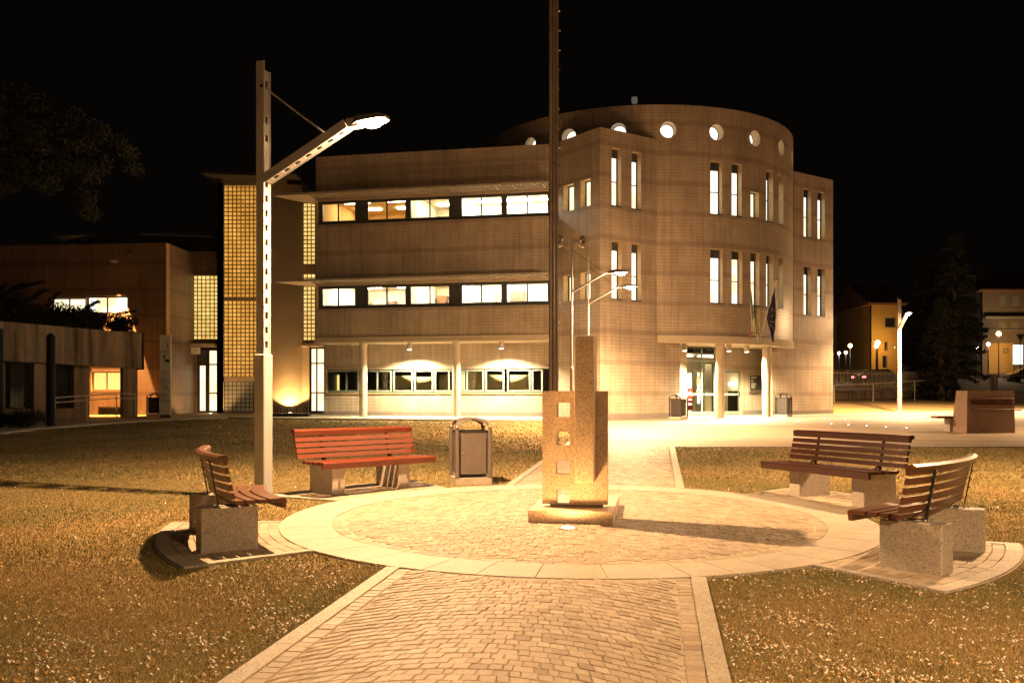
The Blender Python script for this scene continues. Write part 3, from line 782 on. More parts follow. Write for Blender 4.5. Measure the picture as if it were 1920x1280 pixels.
for a, b, h in ((739, 772, .72), (781, 809, .66), (824, 843, .75), (872, 904, .9), (911, 942, .78), (953, 992, .72)):
    bar(bl, Lg, Lg.t(a, .35), Lg.t(b, .35), wz0+.03, wz0+h+.05, .33, .36)
W(bl, 'blind', M['blind'], civ)
mb = MB()
for a, b in ((620, 626), (629, 636)): bar(mb, Lg, Lg.t(a, 1.6), Lg.t(b, 1.6), 1.85, 2.65, 1.58, 1.62)
W(mb, 'inner_door', M['w_yellow'], civ)
for u in (681, 855.5):
    c = Lw.at(Lw.t(u, .25), .25, 0); mb = MB(); z = gz(c.x, c.y)
    mb.lathe([(.175, z-.1), (.175, 3.80), (.19, 3.805), (.19, 3.965)], (c.x, c.y, 0), 24); W(mb, 'column', M['column'], civ, smooth=False)
def downlight(x, y, zt, e, parent=civ):
    mb = MB(); mb.lathe([(.10, zt-.30), (.11, zt-.28), (.11, zt-.02), (.06, zt-.018), (.06, zt)], (x, y, 0), 16); o = W(mb, 'downlight', M['brow'], parent)
    l = MB(); l.lathe([(.001, zt-.325), (.07, zt-.322), (.095, zt-.301)], (x, y, 0), 16); W(l, 'downlight_lens', M['downlens'], o)
    light('SPOT', 'downlight_lamp', (x, y, zt-.36), e, DOWNC, o, world=True, aim=(x, y, 0), spot_size=R(150), spot_blend=.35, shadow_soft_size=.06)
for u in (768, 940):
    c = Lw.at(Lw.t(u, .35), .35, 0); downlight(c.x, c.y, 3.97, 1500)

# corner block
Cc = (3.456, 36.3); Jn = (5.97, 38.06); e1 = Vector((Jn[0]-Cc[0], Jn[1]-Cc[1])).normalized(); e2 = Vector((-e1.y, e1.x))
LF = Flat((1.77, 38.70), Cc)
holes = []
wl = [(1056.5, 1076, 9.22, 10.30), (1088.5, 1107, 9.22, 10.30), (1056.5, 1075, 5.52, 6.60), (1088.5, 1107, 5.52, 6.60), (1083, 1093, 1.72, 2.9)]
for a, b, c, d in wl: holes.append((LF.t(a), LF.t(b), c, d))
mb = MB(); panel(mb, LF, 0, LF.L, 0, ZT, holes, dep=.32); W(mb, 'wall', BT, civ)
for h in holes: window(civ, LF, *h, .30, 'w_cream', fw=.05)
RF = Flat(Cc, Jn)
holes = [(RF.t(a), RF.t(b), c, d) for a, b, c, d in ((1147, 1165, 9.2, 11.5), (1184.5, 1202, 9.2, 11.5), (1147, 1166, 5.5, 7.8), (1184.5, 1202, 5.5, 7.8))]
mb = MB(); panel(mb, RF, 0, RF.L, 4.14, ZT, holes, dep=.32); W(mb, 'wall', BT, civ)
def tall(Wl, h, pane='w_white'):
    t0, t1, z0, z1 = h
    mb = MB(); bar(mb, Wl, t0+.002, t1-.002, z1-.30, z1-.002, .24, .34); 
    W(mb, 'shutter_box', M['frame'], civ)
    window(civ, Wl, t0, t1, z0, z1-.302, .28, pane, fw=.045, hs=(z0+(z1-.3-z0)*.5,))
    s = MB(); bar(s, Wl, t0-.01, t1+.01, z0-.05, z0-.001, -.03, .2); W(s, 'window_sill', M['frame'], civ)
for h in holes: tall(RF, h)
Aend = 4.396
RG = Flat(Cc, (Cc[0]+e1.x*Aend, Cc[1]+e1.y*Aend))
mb = MB(); panel(mb, RG, 0, RG.L, 0, 4.138, [], th=.4); W(mb, 'wall', BT, civ)
mb = MB(); bar(mb, RG, -.02, RG.L, .4, .93, -.02, -.002); W(mb, 'plinth', M['plinth'], civ)
# drum
Dc = (6.154, 45.37); Dr = 7.313; DR = Cyl(Dc, Dr); ZD = 13.63
ta = DR.t(1232.5); ta = Dr*math.atan2(Jn[1]-Dc[1], Jn[0]-Dc[0]); tb = Dr*R(-13)
holes = [(DR.t(a), DR.t(b), c, d) for a, b, c, d in ((1332, 1354, 9.2, 11.4), (1372, 1391, 9.2, 11.4), (1436.5, 1449.5, 9.2, 11.4), (1459.5, 1469, 9.2, 11.4),
    (1332, 1355, 5.5, 7.75), (1372, 1392, 5.5, 7.75), (1407.5, 1424, 5.5, 7.75), (1436.5, 1450, 5.5, 7.75), (1459.5, 1469, 5.5, 7.75))]
short = (DR.t(1407.5), DR.t(1423), 9.25, 10.32); slot = (DR.t(1413), DR.t(1424.5), 4.30, 5.46)
ports = [DR.t(u) for u in (994, 1066, 1159, 1253, 1344, 1416, 1465.5, 1485.5)]; zp = 12.60; ps = .40
pz_h = [(t-ps, t+ps, zp-ps, zp+ps) for t in ports]
mb = MB(); panel(mb, DR, ta, tb, 4.14, ZD, holes+[short, slot]+[h for h in pz_h if h[0] > ta], dep=.34, top=True)
tl = Dr*R(-225); tr = Dr*R(25)
panel(mb, DR, tl, ta, 11.4, ZD, [h for h in pz_h if h[1] < ta], dep=.34); panel(mb, DR, tb, tr, 11.4, ZD, [], dep=.34)
W(mb, 'drum_wall', BT, civ)
for h in holes: tall(DR, h, 'w_white')
window(civ, DR, *short, .28, 'w_cream', fw=.045)
window(civ, DR, *slot, .28, 'w_yellow', fw=.05, vs=((slot[0]+slot[1])/2,), name='balcony_door')
for t in ports:
    mb = MB(); n = 24; rr = .335
    def sq(a):
        c, s = math.cos(a), math.sin(a); k = ps/max(abs(c), abs(s)); return t+c*k, zp+s*k
    for i in range(n):
        a0, a1 = 2*math.pi*(i)/n+math.pi/4, 2*math.pi*(i+1)/n+math.pi/4
        s0, s1 = sq(a0), sq(a1); c0, c1 = (t+rr*math.cos(a0), zp+rr*math.sin(a0)), (t+rr*math.cos(a1), zp+rr*math.sin(a1))
        mb.poly([DR.at(s0[0], 0, s0[1]), DR.at(s1[0], 0, s1[1]), DR.at(c1[0], 0, c1[1]), DR.at(c0[0], 0, c0[1])], [s0, s1, c1, c0])
        mb.poly([DR.at(c0[0], 0, c0[1]), DR.at(c1[0], 0, c1[1]), DR.at(c1[0], .4, c1[1]), DR.at(c0[0], .4, c0[1])], None, 1)
    o = W(mb, 'porthole', BT, civ)
    rg_ = MB()
    for i in range(n):
        a0, a1 = 2*math.pi*i/n, 2*math.pi*(i+1)/n
        q = [DR.at(t+r*math.cos(a), .385, zp+r*math.sin(a)) for r, a in ((rr-.035, a0), (rr-.001, a0), (rr-.001, a1), (rr-.035, a1))]; rg_.poly(q)
    W(rg_, 'porthole_rim', M['frame'], o)
    p = MB(); p.poly([DR.at(t+(rr-.01)*math.cos(2*math.pi*i/n), .395, zp+(rr-.01)*math.sin(2*math.pi*i/n)) for i in range(n)], [(math.cos(2*math.pi*i/n), math.sin(2*math.pi*i/n)) for i in range(n)]); W(p, 'pane', M['porthole'], o)
mb = MB(); mb.prism([(Dc[0]+7.1*math.cos(R(a)), Dc[1]+7.1*math.sin(R(a))) for a in range(0, 360, 8)], 13.2, 13.3); W(mb, 'roof', M['roof'], civ)
# slab over the entrance and its soffit
mb = MB(); sl = Cyl(Dc, 7.27); a0, a1 = ta+.02, 7.27*R(-19)
bar(mb, sl, a0*7.27/Dr, a1, 3.83, 4.135, -.10, .25); W(mb, 'entrance_slab', M['soffit'], civ)
mb = MB(); pts = [(Dc[0]+7.0*math.cos(R(a)), Dc[1]+7.0*math.sin(R(a))) for a in range(-92, -10, 4)]+[(13.6, 46.2), (3.0, 40.0)]
mb.prism(pts, 3.88, 3.96); W(mb, 'soffit', M['soffit'], civ)
for u in (1350, 1437):
    k = (u-U0)/F; q = Cyl(Dc, 6.93); t = q.t(u); c = q.at(t, 0, 0); z = gz(c.x, c.y); mb = MB()
    mb.lathe([(.18, z-.1), (.18, 3.70), (.195, 3.705), (.195, 3.879)], (c.x, c.y, 0), 24); W(mb, 'column', M['column'], civ)
# right-hand wing
Rr = (15.7, 45.2); RW = Flat((13.22, 43.4), Rr); Be = (11.97, 42.49)
holes = [(RW.t(a), RW.t(b), c, d) for a, b, c, d in ((1507, 1521, 9.2, 11.5), (1533, 1547, 9.2, 11.5), (1507, 1521, 5.5, 7.8), (1533, 1547, 5.5, 7.8))]
mb = MB(); panel(mb, RW, 0, RW.L, 4.14, ZT, holes, dep=.2); W(mb, 'wall', BT, civ)
for h in holes: tall(RW, h)
RH = Flat(Be, Rr); mb = MB(); panel(mb, RH, 0, RH.L, 0, 4.138, [], th=.4); W(mb, 'wall', BT, civ)
mb = MB(); bar(mb, RH, 0, RH.L+.02, .4, .96, -.02, -.002); W(mb, 'plinth', M['plinth'], civ)
RS = Flat(Rr, (Rr[0]+e2.x*9, Rr[1]+e2.y*9)); mb = MB(); panel(mb, RS, 0, RS.L, 0, ZT, []); W(mb, 'wall', BT, civ)
# flat roofs
mb = MB(); q1 = Lw.at(0, 0, 0); q2 = Lw.at(0, 10, 0)
mb.prism([(q1.x+.3, q1.y+.3), (1.9, 38.9), (3.6, 36.8), (6, 38.5), (4, 46), (q2.x+.3, q2.y)], 11.8, 11.85)
mb.prism([(13.2, 43.8), (15.4, 45.4), (11, 52), (8, 50)], 11.8, 11.85); W(mb, 'roof', M['roof'], civ)
# entrance recess: back wall with doors, plaque
bd_ = 1.6
S0 = Vector(Cc)+e2*bd_; EB = Flat((S0.x+e1.x*5.4, S0.y+e1.y*5.4), (S0.x+e1.x*12.6, S0.y+e1.y*12.6))
def zE(v, u): return EB.z(u, v)
d1 = (EB.t(1288), EB.t(1344), .78, EB.z(1315, 647)); d2 = (EB.t(1357), EB.t(1391), .78, EB.z(1375, 695))
mb = MB(); panel(mb, EB, 0, EB.L, 0, 3.88, [d1, d2], dep=.15); W(mb, 'wall', BT, civ)
mb = MB(); bar(mb, EB, EB.t(1391.5), EB.L, .4, .98, -.015, -.002); W(mb, 'plinth', M['plinth'], civ)
zt = EB.z(1315, 676); zm = EB.z(1315, 739)
def door(name, t0, t1, z0, z1, rails, vs=()):
    f = MB(); fw = .09; dp = .08
    bar(f, EB, t0, t0+fw, z0, z1, dp, dp+.06); bar(f, EB, t1-fw, t1, z0, z1, dp, dp+.06); bar(f, EB, t0+fw, t1-fw, z1-fw, z1, dp, dp+.06); bar(f, EB, t0+fw, t1-fw, z0, z0+.14, dp, dp+.06)
    for z, h in rails: bar(f, EB, t0+fw, t1-fw, z-h/2, z+h/2, dp+.003, dp+.057)
    for t in vs: bar(f, EB, t-.045, t+.045, z0+.14, z1-fw, dp+.006, dp+.054)
    o = W(f, name, M['sage'], civ)
    p = MB(); p.poly([EB.at(t0+.05, dp+.03, z0+.05), EB.at(t1-.05, dp+.03, z0+.05), EB.at(t1-.05, dp+.03, z1-.05), EB.at(t0+.05, dp+.03, z1-.05)]); W(p, 'pane', M['glass'], o)
    h = MB(); tt = (vs[0]+.09) if vs else t1-.12; h.tube([EB.at(tt, dp-.05, zm-.10), EB.at(tt, dp-.05, zm+.12)], .018); h.tube([EB.at(tt, dp-.05, zm), EB.at(tt, dp+.02, zm)], .014); W(h, 'handle', M['steel'], o)
    return o
door('entrance_door', d1[0], d1[1], .80, d1[3], ((zt, .12), (zm, .10)), (EB.t(1319),))
door('entrance_door', d2[0], d2[1], .80, d2[3], ((zm, .10),))
# lobby behind the doors
mb = MB(); A = EB.at; x0, x1 = .5, 7.1
for p in ([(x0, 5, .8), (x1, 5, .8), (x1, 5, 3.6), (x0, 5, 3.6)], [(x0, .3, .8), (x0, 5, .8), (x0, 5, 3.6), (x0, .3, 3.6)], [(x1, 5, .8), (x1, .3, .8), (x1, .3, 3.6), (x1, 5, 3.6)], [(x0, .3, 3.6), (x0, 5, 3.6), (x1, 5, 3.6), (x1, .3, 3.6)], [(x0, .2, .8), (x1, .2, .8), (x1, 5, .8), (x0, 5, .8)]): mb.poly([A(*x) for x in p])
lob = W(mb, 'room', M['room'], civ)
mb = MB(); bar(mb, EB, EB.t(1323, 2), EB.t(1334, 2), .82, 3.2, 2.0, 2.1); bar(mb, EB, EB.t(1300, 3), EB.t(1309, 3), .82, 3.0, 3.0, 3.05); W(mb, 'partition', M['blind'], lob)
mb = MB(); bar(mb, EB, EB.t(1337, 2.5), EB.t(1341, 2.5), .82, 3.3, 2.5, 2.55); bar(mb, EB, EB.t(1376, 2.5), EB.t(1387, 2.5), .82, 1.9, 2.4, 2.9); W(mb, 'partition', M['steel'], lob)
mb = MB(); bar(mb, EB, EB.t(1290, .6), EB.t(1297, .6), .95, 2.7, .6, .64); W(mb, 'lit_panel', M['w_white'], lob)
mb = MB()
for z0_, z1_ in ((1.0, 1.22), (1.33, 1.45), (1.5, 1.72), (1.85, 2.0)): bar(mb, EB, EB.t(1290.5, .55), EB.t(1299, .55), z0_, z1_, .56, .595)
W(mb, 'poster', M['red'], lob)
mb = MB(); bar(mb, EB, EB.t(1308.5, 1), EB.t(1312.5, 1), 1.3, 2.75, 1.0, 1.04); W(mb, 'lit_panel', M['w_white'], lob)
mb = MB(); bar(mb, EB, EB.t(1306.5, .7), EB.t(1315, .7), 2.15, 2.55, .7, .73); bar(mb, EB, EB.t(1306.5, .7), EB.t(1315, .7), 1.7, 1.95, .7, .73); W(mb, 'notice', M['blind'], lob)
mb = MB(); c = A(EB.t(1371, 2.6), 2.6, 2.25); mb.sphere(c, .14, 10, sz=.7); W(mb, 'globe_light', m_emit('lobby_globe', (1, .72, .42), 14), lob)
mb = MB(); bar(mb, EB, 1.4, 3.0, 3.52, 3.56, 1.5, 1.8); bar(mb, EB, 3.6, 5.0, 3.52, 3.56, 1.5, 1.8); W(mb, 'ceiling_light', m_emit('lobby_ceiling_light', (1, .85, .6), 7), lob)
# plaque
pq_ = thing('wall_plaque', 'dark rectangular directory plaque with pale text lines on the wall right of the entrance doors', 'sign', A((EB.t(1412)), -.02, 1.9), world=True)
mb = MB(); z0, z1 = EB.z(1412, 731), EB.z(1412, 704); t0, t1 = EB.t(1406), EB.t(1431); bar(mb, EB, t0, t1, z0, z1, -.04, -.003); W(mb, 'board', M['ink'], pq_)
mb = MB(); bar(mb, EB, t0-.04, t1, z0-.15, z0-.04, -.06, -.003); W(mb, 'ledge', M['tile2'], pq_)
mb = MB(); rn = random.Random(2)
for k in range(11):
    if k in (2, 5): continue
    z = z1-.07-k*.05; bar(mb, EB, t0+.05, t0+.05+rn.uniform(.12, .4), z-.012, z+.012, -.045, -.041)
W(mb, 'lettering', M['signw'], pq_)
for u, yy in ((1284, 39.6), (1367, 39.9), (1400, 40.6)): downlight((u-U0)/F*yy, yy, 3.88, 1300)
# beacon on the drum roof
bc = thing('roof_beacon', 'small glass beacon on a thin stem above the drum roof', 'beacon', (5.7, 43, 13.3), world=True)
mb = MB(); mb.lathe([(.22, 13.3), (.22, 13.34), (.03, 13.36), (.03, 15.2)], (5.7, 43, 0), 10); W(mb, 'stem', M['steel'], bc)
mb = MB(); mb.lathe([(.05, 15.2), (.13, 15.27), (.15, 15.42), (.13, 15.52), (.02, 15.55)], (5.7, 43, 0), 14); W(mb, 'globe', m_emit('beacon_glass', (.8, .8, .6), .05, base=(.4, .42, .36)), bc)

# glass block tower, stair wall and the two glazed bays
TW = Flat(((407-U0)/F*46, 46), ((489-U0)/F*46, 46)); zt_ = 12.6
def bayz(v, d): return H+(V0-v)*d/F
g0, g1 = TW.t(418.5), TW.t(482.5)
hs = [(g0, g1, bayz(557, 46), bayz(335, 46)), (g0, g1, bayz(706, 46), bayz(563, 46)), (g0, g1, bayz(771, 46), bayz(715, 46))]
mb = MB(); panel(mb, TW, 0, TW.L, 0, zt_-.35, hs, dep=.14); W(mb, 'tower_wall', [M['plaster'], M['frame']], civ)
def glassblocks(Wl, h, mat, dep=.12, fr='frame'):
    t0, t1, z0, z1 = h
    p = MB(); nt_ = max(1, round((t1-t0)/.205)); nz = max(1, round((z1-z0)/.205)); A = Wl.at
    p.poly([A(t0, dep, z0), A(t1, dep, z0), A(t1, dep, z1), A(t0, dep, z1)], [(0, 0), (nt_*.2, 0), (nt_*.2, nz*.2), (0, nz*.2)])
    return W(p, 'glass_block_panel', M[mat], civ)
glassblocks(TW, hs[0], 'gb1'); glassblocks(TW, hs[1], 'gb1'); glassblocks(TW, hs[2], 'gb0')
TS = Flat(((407-U0)/F*46, 52), ((407-U0)/F*46, 46)); mb = MB(); panel(mb, TS, 0, TS.L, 0, zt_-.35, []); W(mb, 'tower_wall', [M['plaster'], M['plaster']], civ)
# curved stair wall, convex towards the plaza
c0 = Vector(((489-U0)/F*46, 46.0)); c1 = Vector(((567-U0)/F*46.4, 46.4)); mid = (c0+c1)/2; ch = (c1-c0); rad = 3.2; hgt = math.sqrt(rad**2-(ch.length/2)**2)
nrm = Vector((-ch.y, ch.x)).normalized(); cc = mid+nrm*hgt; CW = Cyl((cc.x, cc.y), rad)
a0 = rad*math.atan2(c0.y-cc.y, c0.x-cc.x); a1 = rad*math.atan2(c1.y-cc.y, c1.x-cc.x)
mb = MB(); panel(mb, CW, a0, a1, 0, 12.2, [], sub=.12); W(mb, 'stair_wall', [M['plaster'], M['plaster']], civ)
S2 = Flat(((566-U0)/F*46.4, 46.4), ((566-U0)/F*46.4+3.6, 46.2))
dd = (S2.t(580), S2.t(611), .80, bayz(650, 46.4))
hs2 = [(S2.t(567.5), S2.t(620), bayz(495, 46.4), bayz(380, 46.4)), (S2.t(567.5), S2.t(620), bayz(638, 46.4), bayz(513, 46.4)), dd]
mb = MB(); panel(mb, S2, 0, S2.L, 0, 11.6, hs2, dep=.14); W(mb, 'bay_wall', [M['plaster'], M['frame']], civ)
glassblocks(S2, hs2[0], 'gb2'); glassblocks(S2, hs2[1], 'gb2')
mb = MB(); bar(mb, S2, 0, S2.L, bayz(650, 46.4), bayz(645, 46.4), -.5, .0); W(mb, 'door_canopy', M['soffit'], civ)
def litdoor(Wl, t0, t1, z0, z1, zr, vs, hs_, pane, parent=civ):
    window(parent, Wl, t0, t1, z0, z1, .12, pane, 'frame', fw=.09, vs=vs, hs=([zr] if zr < 5 else [])+list(hs_), name='door')
litdoor(S2, dd[0], dd[1], .82, dd[3]-.02, bayz(681, 46.4), (S2.t(593),), (bayz(736, 46.4),), 'w_cream')
B1 = Flat(((356-U0)/F*46.9, 46.9), ((409-U0)/F*46.9, 46.9))
dd = (B1.t(370), B1.t(409), .82, bayz(652, 46.9)); hb = [(B1.t(361), B1.t(408), bayz(636, 46.9), bayz(516, 46.9)), dd]
mb = MB(); panel(mb, B1, 0, B1.L+.3, 0, bayz(471, 46.9), hb, dep=.14); W(mb, 'bay_wall', [M['tile2'], M['frame']], civ)
glassblocks(B1, hb[0], 'gb2')
mb = MB(); bar(mb, B1, 0, B1.L, bayz(650, 46.9), bayz(645, 46.9), -.6, 0); W(mb, 'door_canopy', M['soffit'], civ)
mb = MB(); bar(mb, B1, B1.t(357), B1.t(362), .5, bayz(650.5, 46.9), -.55, -.3); W(mb, 'pier', M['plinth'], civ)
litdoor(B1, B1.t(370)+.01, B1.t(387.5), .82, bayz(682, 46.9), 9, (), (), 'w_cream'); litdoor(B1, B1.t(388.5), B1.t(408.5), .82, bayz(654, 46.9), bayz(683, 46.9), (), (bayz(737, 46.9),), 'w_cream')
mb = MB(); bar(mb, B1, B1.t(370)+.01, B1.t(388), bayz(681.5, 46.9), bayz(655, 46.9), .05, .12); W(mb, 'dark_panel', M['frame'], civ)
mb = MB(); bar(mb, B1, B1.t(364), B1.t(377), bayz(664, 46.9), bayz(651.5, 46.9), -.5, -.1); W(mb, 'light_box', M['signw'], civ)
W_ = MB(); bar(W_, B1, B1.t(392), B1.t(409), bayz(467, 48), bayz(455, 48), 1.5, 1.52); W(W_, 'attic_window', M['gb2'], civ)
# the upswept roof of the tower
mb = MB(); prof = []
for i in range(15):
    k = i/14; x = -15.15+k*4.6; z = 12.40+.12*(abs(k-.5)*2)**2.2*(1 if k < .5 else .6)
    prof.append((x, z))
for (xa, za), (xb, zb) in zip(prof, prof[1:]):
    for s, (o1, o2) in enumerate(((0, 0), (.10, .10))): pass
    P = [Vector((xa, 45.1, za)), Vector((xb, 45.1, zb)), Vector((xb, 51, zb)), Vector((xa, 51, za))]; Q = [p+Vector((0, 0, .12)) for p in P]
    mb.poly(P[::-1]); mb.poly(Q); mb.poly([P[0], P[1], Q[1], Q[0]]); mb.poly([P[2], P[3], Q[3], Q[2]])
mb.poly([Vector((prof[0][0], 45.1, prof[0][1])), Vector((prof[0][0], 45.1, prof[0][1]+.12)), Vector((prof[0][0], 51, prof[0][1]+.12)), Vector((prof[0][0], 51, prof[0][1]))])
W(mb, 'curved_roof', M['roof'], civ)
mb = MB()   # fill between wall heads and the curved roof
for (xa, za), (xb, zb) in zip(prof[2:13], prof[3:13]): mb.poly([(xa, 46.02, 12.1), (xb, 46.02, 12.1), (xb, 46.02, zb), (xa, 46.02, za)])
W(mb, 'gable', M['plaster'], civ)

# the low brown wing on the left
low = thing('low_building', 'two storey brown tiled wing left of the glass block tower with an orange lit wall', 'building', (-20, 45, .7), world=True)
K0 = Vector((-16.27, 43.5)); LBf = Flat((-32, 45.05), K0); LBr = Flat(K0, (-16.12, 46.9)); ZL = 8.85
T2 = [M['tile2'], M['reveal']]
def lz(u, v): return LBf.z(u, v)
hs = [(LBf.t(96), LBf.t(160), lz(200, 586), lz(200, 557)), (LBf.t(161.5), LBf.t(239), lz(200, 588), lz(200, 555)), (LBf.t(171), LBf.t(231), lz(200, 733), lz(200, 696)), (LBf.t(182), LBf.t(229), .6, lz(200, 762))]
mb = MB(); panel(mb, LBf, 0, LBf.L, 0, ZL, hs, dep=.2); W(mb, 'wall', T2, low)
mb = MB(); panel(mb, LBr, 0, LBr.L, 0, ZL, [], ends=False); W(mb, 'wall', T2, low)
mb = MB(); bar(mb, LBf, LBf.t(262), LBf.L+.02, .4, .98, -.02, -.002); bar(mb, LBr, 0, LBr.L-.1, .4, .98, -.02, -.002); W(mb, 'plinth', M['plinth'], low)
window(low, LBf, *hs[0], .15, 'w_cream', fw=.07, vs=(LBf.t(128),)); window(low, LBf, *hs[1], .15, 'w_white', fw=.07, vs=(LBf.t(199),)); window(low, LBf, *hs[2], .15, 'w_yellow', 'brow', fw=.07, vs=(LBf.t(198),))
window(low, LBf, *hs[3], .15, 'dglass', fw=.05, hs=(1.1,))
mb = MB(); mb.prism([(-31.9, 45.3), (-16.5, 43.8), (-16.3, 46.8), (-16.3, 56), (-32, 56)], 8.5, 8.55); W(mb, 'roof', M['roof'], low)
mb = MB()
def slab3(pts, th, mi=0):
    P = [Vector(p) for p in pts]; Q = [p+Vector((0, 0, th)) for p in P]; mb.poly(P[::-1], None, mi); mb.poly(Q, None, mi)
    for i in range(len(P)): j = (i+1) % len(P); mb.poly([P[i], P[j], Q[j], Q[i]], None, mi)
def at_px(u, v, d): return Vector(((u-U0)/F*d, d, bayz(v, d)))
slab3([at_px(118, 455, 50), at_px(176, 440, 50), at_px(92, 441, 50)+Vector((0, 3, 0)), at_px(96, 443, 50)], .05)
slab3([at_px(265, 440, 50), at_px(398, 445, 50), at_px(388, 433, 52), at_px(262, 437, 52)], .06)
W(mb, 'rooflight_slab', M['soffit'], low)
mb = MB(); mb.prism([((150-U0)/F*51, 51), ((392-U0)/F*51, 51), ((392-U0)/F*51, 56), ((150-U0)/F*51, 56)], 8.6, bayz(447, 51)); W(mb, 'roof_housing', M['roof'], low)
mb = MB(); mb.lathe([(.03, 0), (.10, .02), (.12, .1), (.02, .22)], (0, 0, 0), 12)
q = LBf.at(LBf.t(245), -.02, lz(245, 478)); mb.v = [(x+q.x, y+q.y-.06, z+q.z) for x, y, z in mb.v]; W(mb, 'alarm_bell', M['ink'], low)

# ------------------------------------------------------------------ lamp posts
def lattice_lamp(label, loc, ang, energy, blend=.75, group='perforated lamp posts', own=True):
    t = thing('street_lamp', label, 'street lamp', loc, ang, group)
    mb = MB(); mb.bbox((0, 0, .96), (.17, .20, 2.0), bv=.012); mb.bbox((0, 0, .0), (.42, .42, .05)); mb.build('pole_casing', M['post'], t)
    mb = MB()
    def sect(A, B, nrm, L0, slots, sh=.09, swd=.062, gap=.20, topx=0):
        # A: start, B: unit axis, nrm: unit vector the perforated web faces; plates on both sides
        side = Vector((0, 1, 0))
        for s in (-1, 1):
            ex = topx if s < 0 else 0
            c = A+B*((L0+ex)/2)+side*(s*.072); 
            m = Matrix((B, side, B.cross(side))).transposed()
            P = [c+m @ Vector((x*(L0+ex)/2, y*.008, z*.062)) for x in (-1, 1) for y in (-1, 1) for z in (-1, 1)]
            for q in ((0, 1, 3, 2), (4, 6, 7, 5), (0, 4, 5, 1), (2, 3, 7, 6), (0, 2, 6, 4), (1, 5, 7, 3)): mb.poly([P[i] for i in q])
        class WW:
            cyl = False
            @staticmethod
            def at(tt, dep, z): return A+B*z+side*tt+nrm*(.05-dep)
        hs = [(-swd/2, swd/2, g, g+sh) for g in slots]
        panel(mb, WW, -.064, .064, 0, L0, hs, dep=.012, th=.012, back=True, ends=False, top=False)
    Z = Vector((0, 0, 1)); X = Vector((1, 0, 0))
    sect(Vector((0, 0, 1.93)), Z, X, 3.92, [.12+.20*k for k in range(12)]+[2.95, 3.20, 3.7], topx=.12)
    mb.build('pole', M['post'], t)
    mb = MB(); a0 = Vector((.05, 0, 4.36)); a1 = Vector((1.33, 0, 4.98)); B = (a1-a0).normalized(); nn = Vector((B.z, 0, -B.x))
    sect(a0, B, nn, (a1-a0).length, [.10+.19*k for k in range(7)], gap=.19)
    mb.bbox((1.42, 0, 4.985), (.20, .13, .12))
    mb.build('arm', M['post'], t)
    mb = MB(); mb.tube([(.03, -.02, 5.62), (.98, 0, 4.90)], .013); mb.build('tie_rod', M['post'], t)
    mb = MB(); mb.tube([(.03, -.10, 5.62), (.03, .05, 5.62)], .022); mb.build('rod_pin', M['steel'], t)
    head(t, 1.33, 5.0, energy, blend)
    return t
def head(t, x0, z, energy, blend=.75):
    mb = MB()
    rings = []
    for k, (x, hw_, zt_, zb_) in enumerate(((0, .06, .06, -.05), (.10, .07, .06, -.04), (.2, .12, .07, -.02), (.5, .13, .06, -.01), (.58, .08, .04, 0))):
        rings.append([Vector((x0+x, y*hw_, z+(zt_ if u > 0 else zb_))) for y, u in ((-1, -.5), (-.8, 1), (.8, 1), (1, -.5))])
    mb.loft(rings); h = mb.build('lamp_head', M['lampdark'], t)
    mb = MB(); c = Vector((x0+.36, 0, z-.012)); n = 12
    rg = []
    for k in range(5):
        a = k/4*math.pi/2; rg.append([c+Vector((.165*math.cos(a)*math.cos(q)+.0001, .105*math.cos(a)*math.sin(q), -.085*math.sin(a))) for q in (2*math.pi*i/n for i in range(n))])
    mb.loft(rg); mb.build('lamp_lens', M['bulb'], h)
    light('SPOT', 'lamp_light', (x0+.4, 0, z-.13), energy, LAMPC, h, aim=(x0+.4, 0, 0), spot_size=R(152), spot_blend=blend, shadow_soft_size=.05)
    light('POINT', 'lamp_spill', (x0+.4, 0, z-.16), energy*.092, LAMPC, h, shadow_soft_size=.08)
    h['_k'] = 1
pA = gp(494, 930); angA = math.atan2(-1.7, 4.6)
pA.z = gz(pA.x, pA.y)-.01
lattice_lamp('tall perforated lamp post with a bright lit arm beside the left benches', pA, angA, 2400, .68)
x, y = 20.2, 48.2
lattice_lamp('distant perforated lamp post on the plaza right of the round building', (x, y, gz(x, y)-.01), R(-98), 6500, .35)
x, y = 9.6, 13.6
lattice_lamp('added perforated lamp post, unseen behind the viewpoint, lighting the near path', (6.3, -2.6, gz(6, -3)-.01), R(172), 3500, .4)  # added out of view to brighten the near path
lattice_lamp('added perforated lamp post, out of view past the grass bank, lighting the fence', (31.0, 49.0, gz(31, 49)-.01), R(170), 6500, .35)  # extra post outside the frame, put in to light the railing fence
lattice_lamp('perforated lamp post standing beyond the right benches', (x, y, gz(x, y)-.01), R(196), 2000)
x, y = 14.3, 26.0
lattice_lamp('perforated lamp post at the far right beside the plaza', (x+6, y+2, gz(x, y)-.01), R(180), 1500)
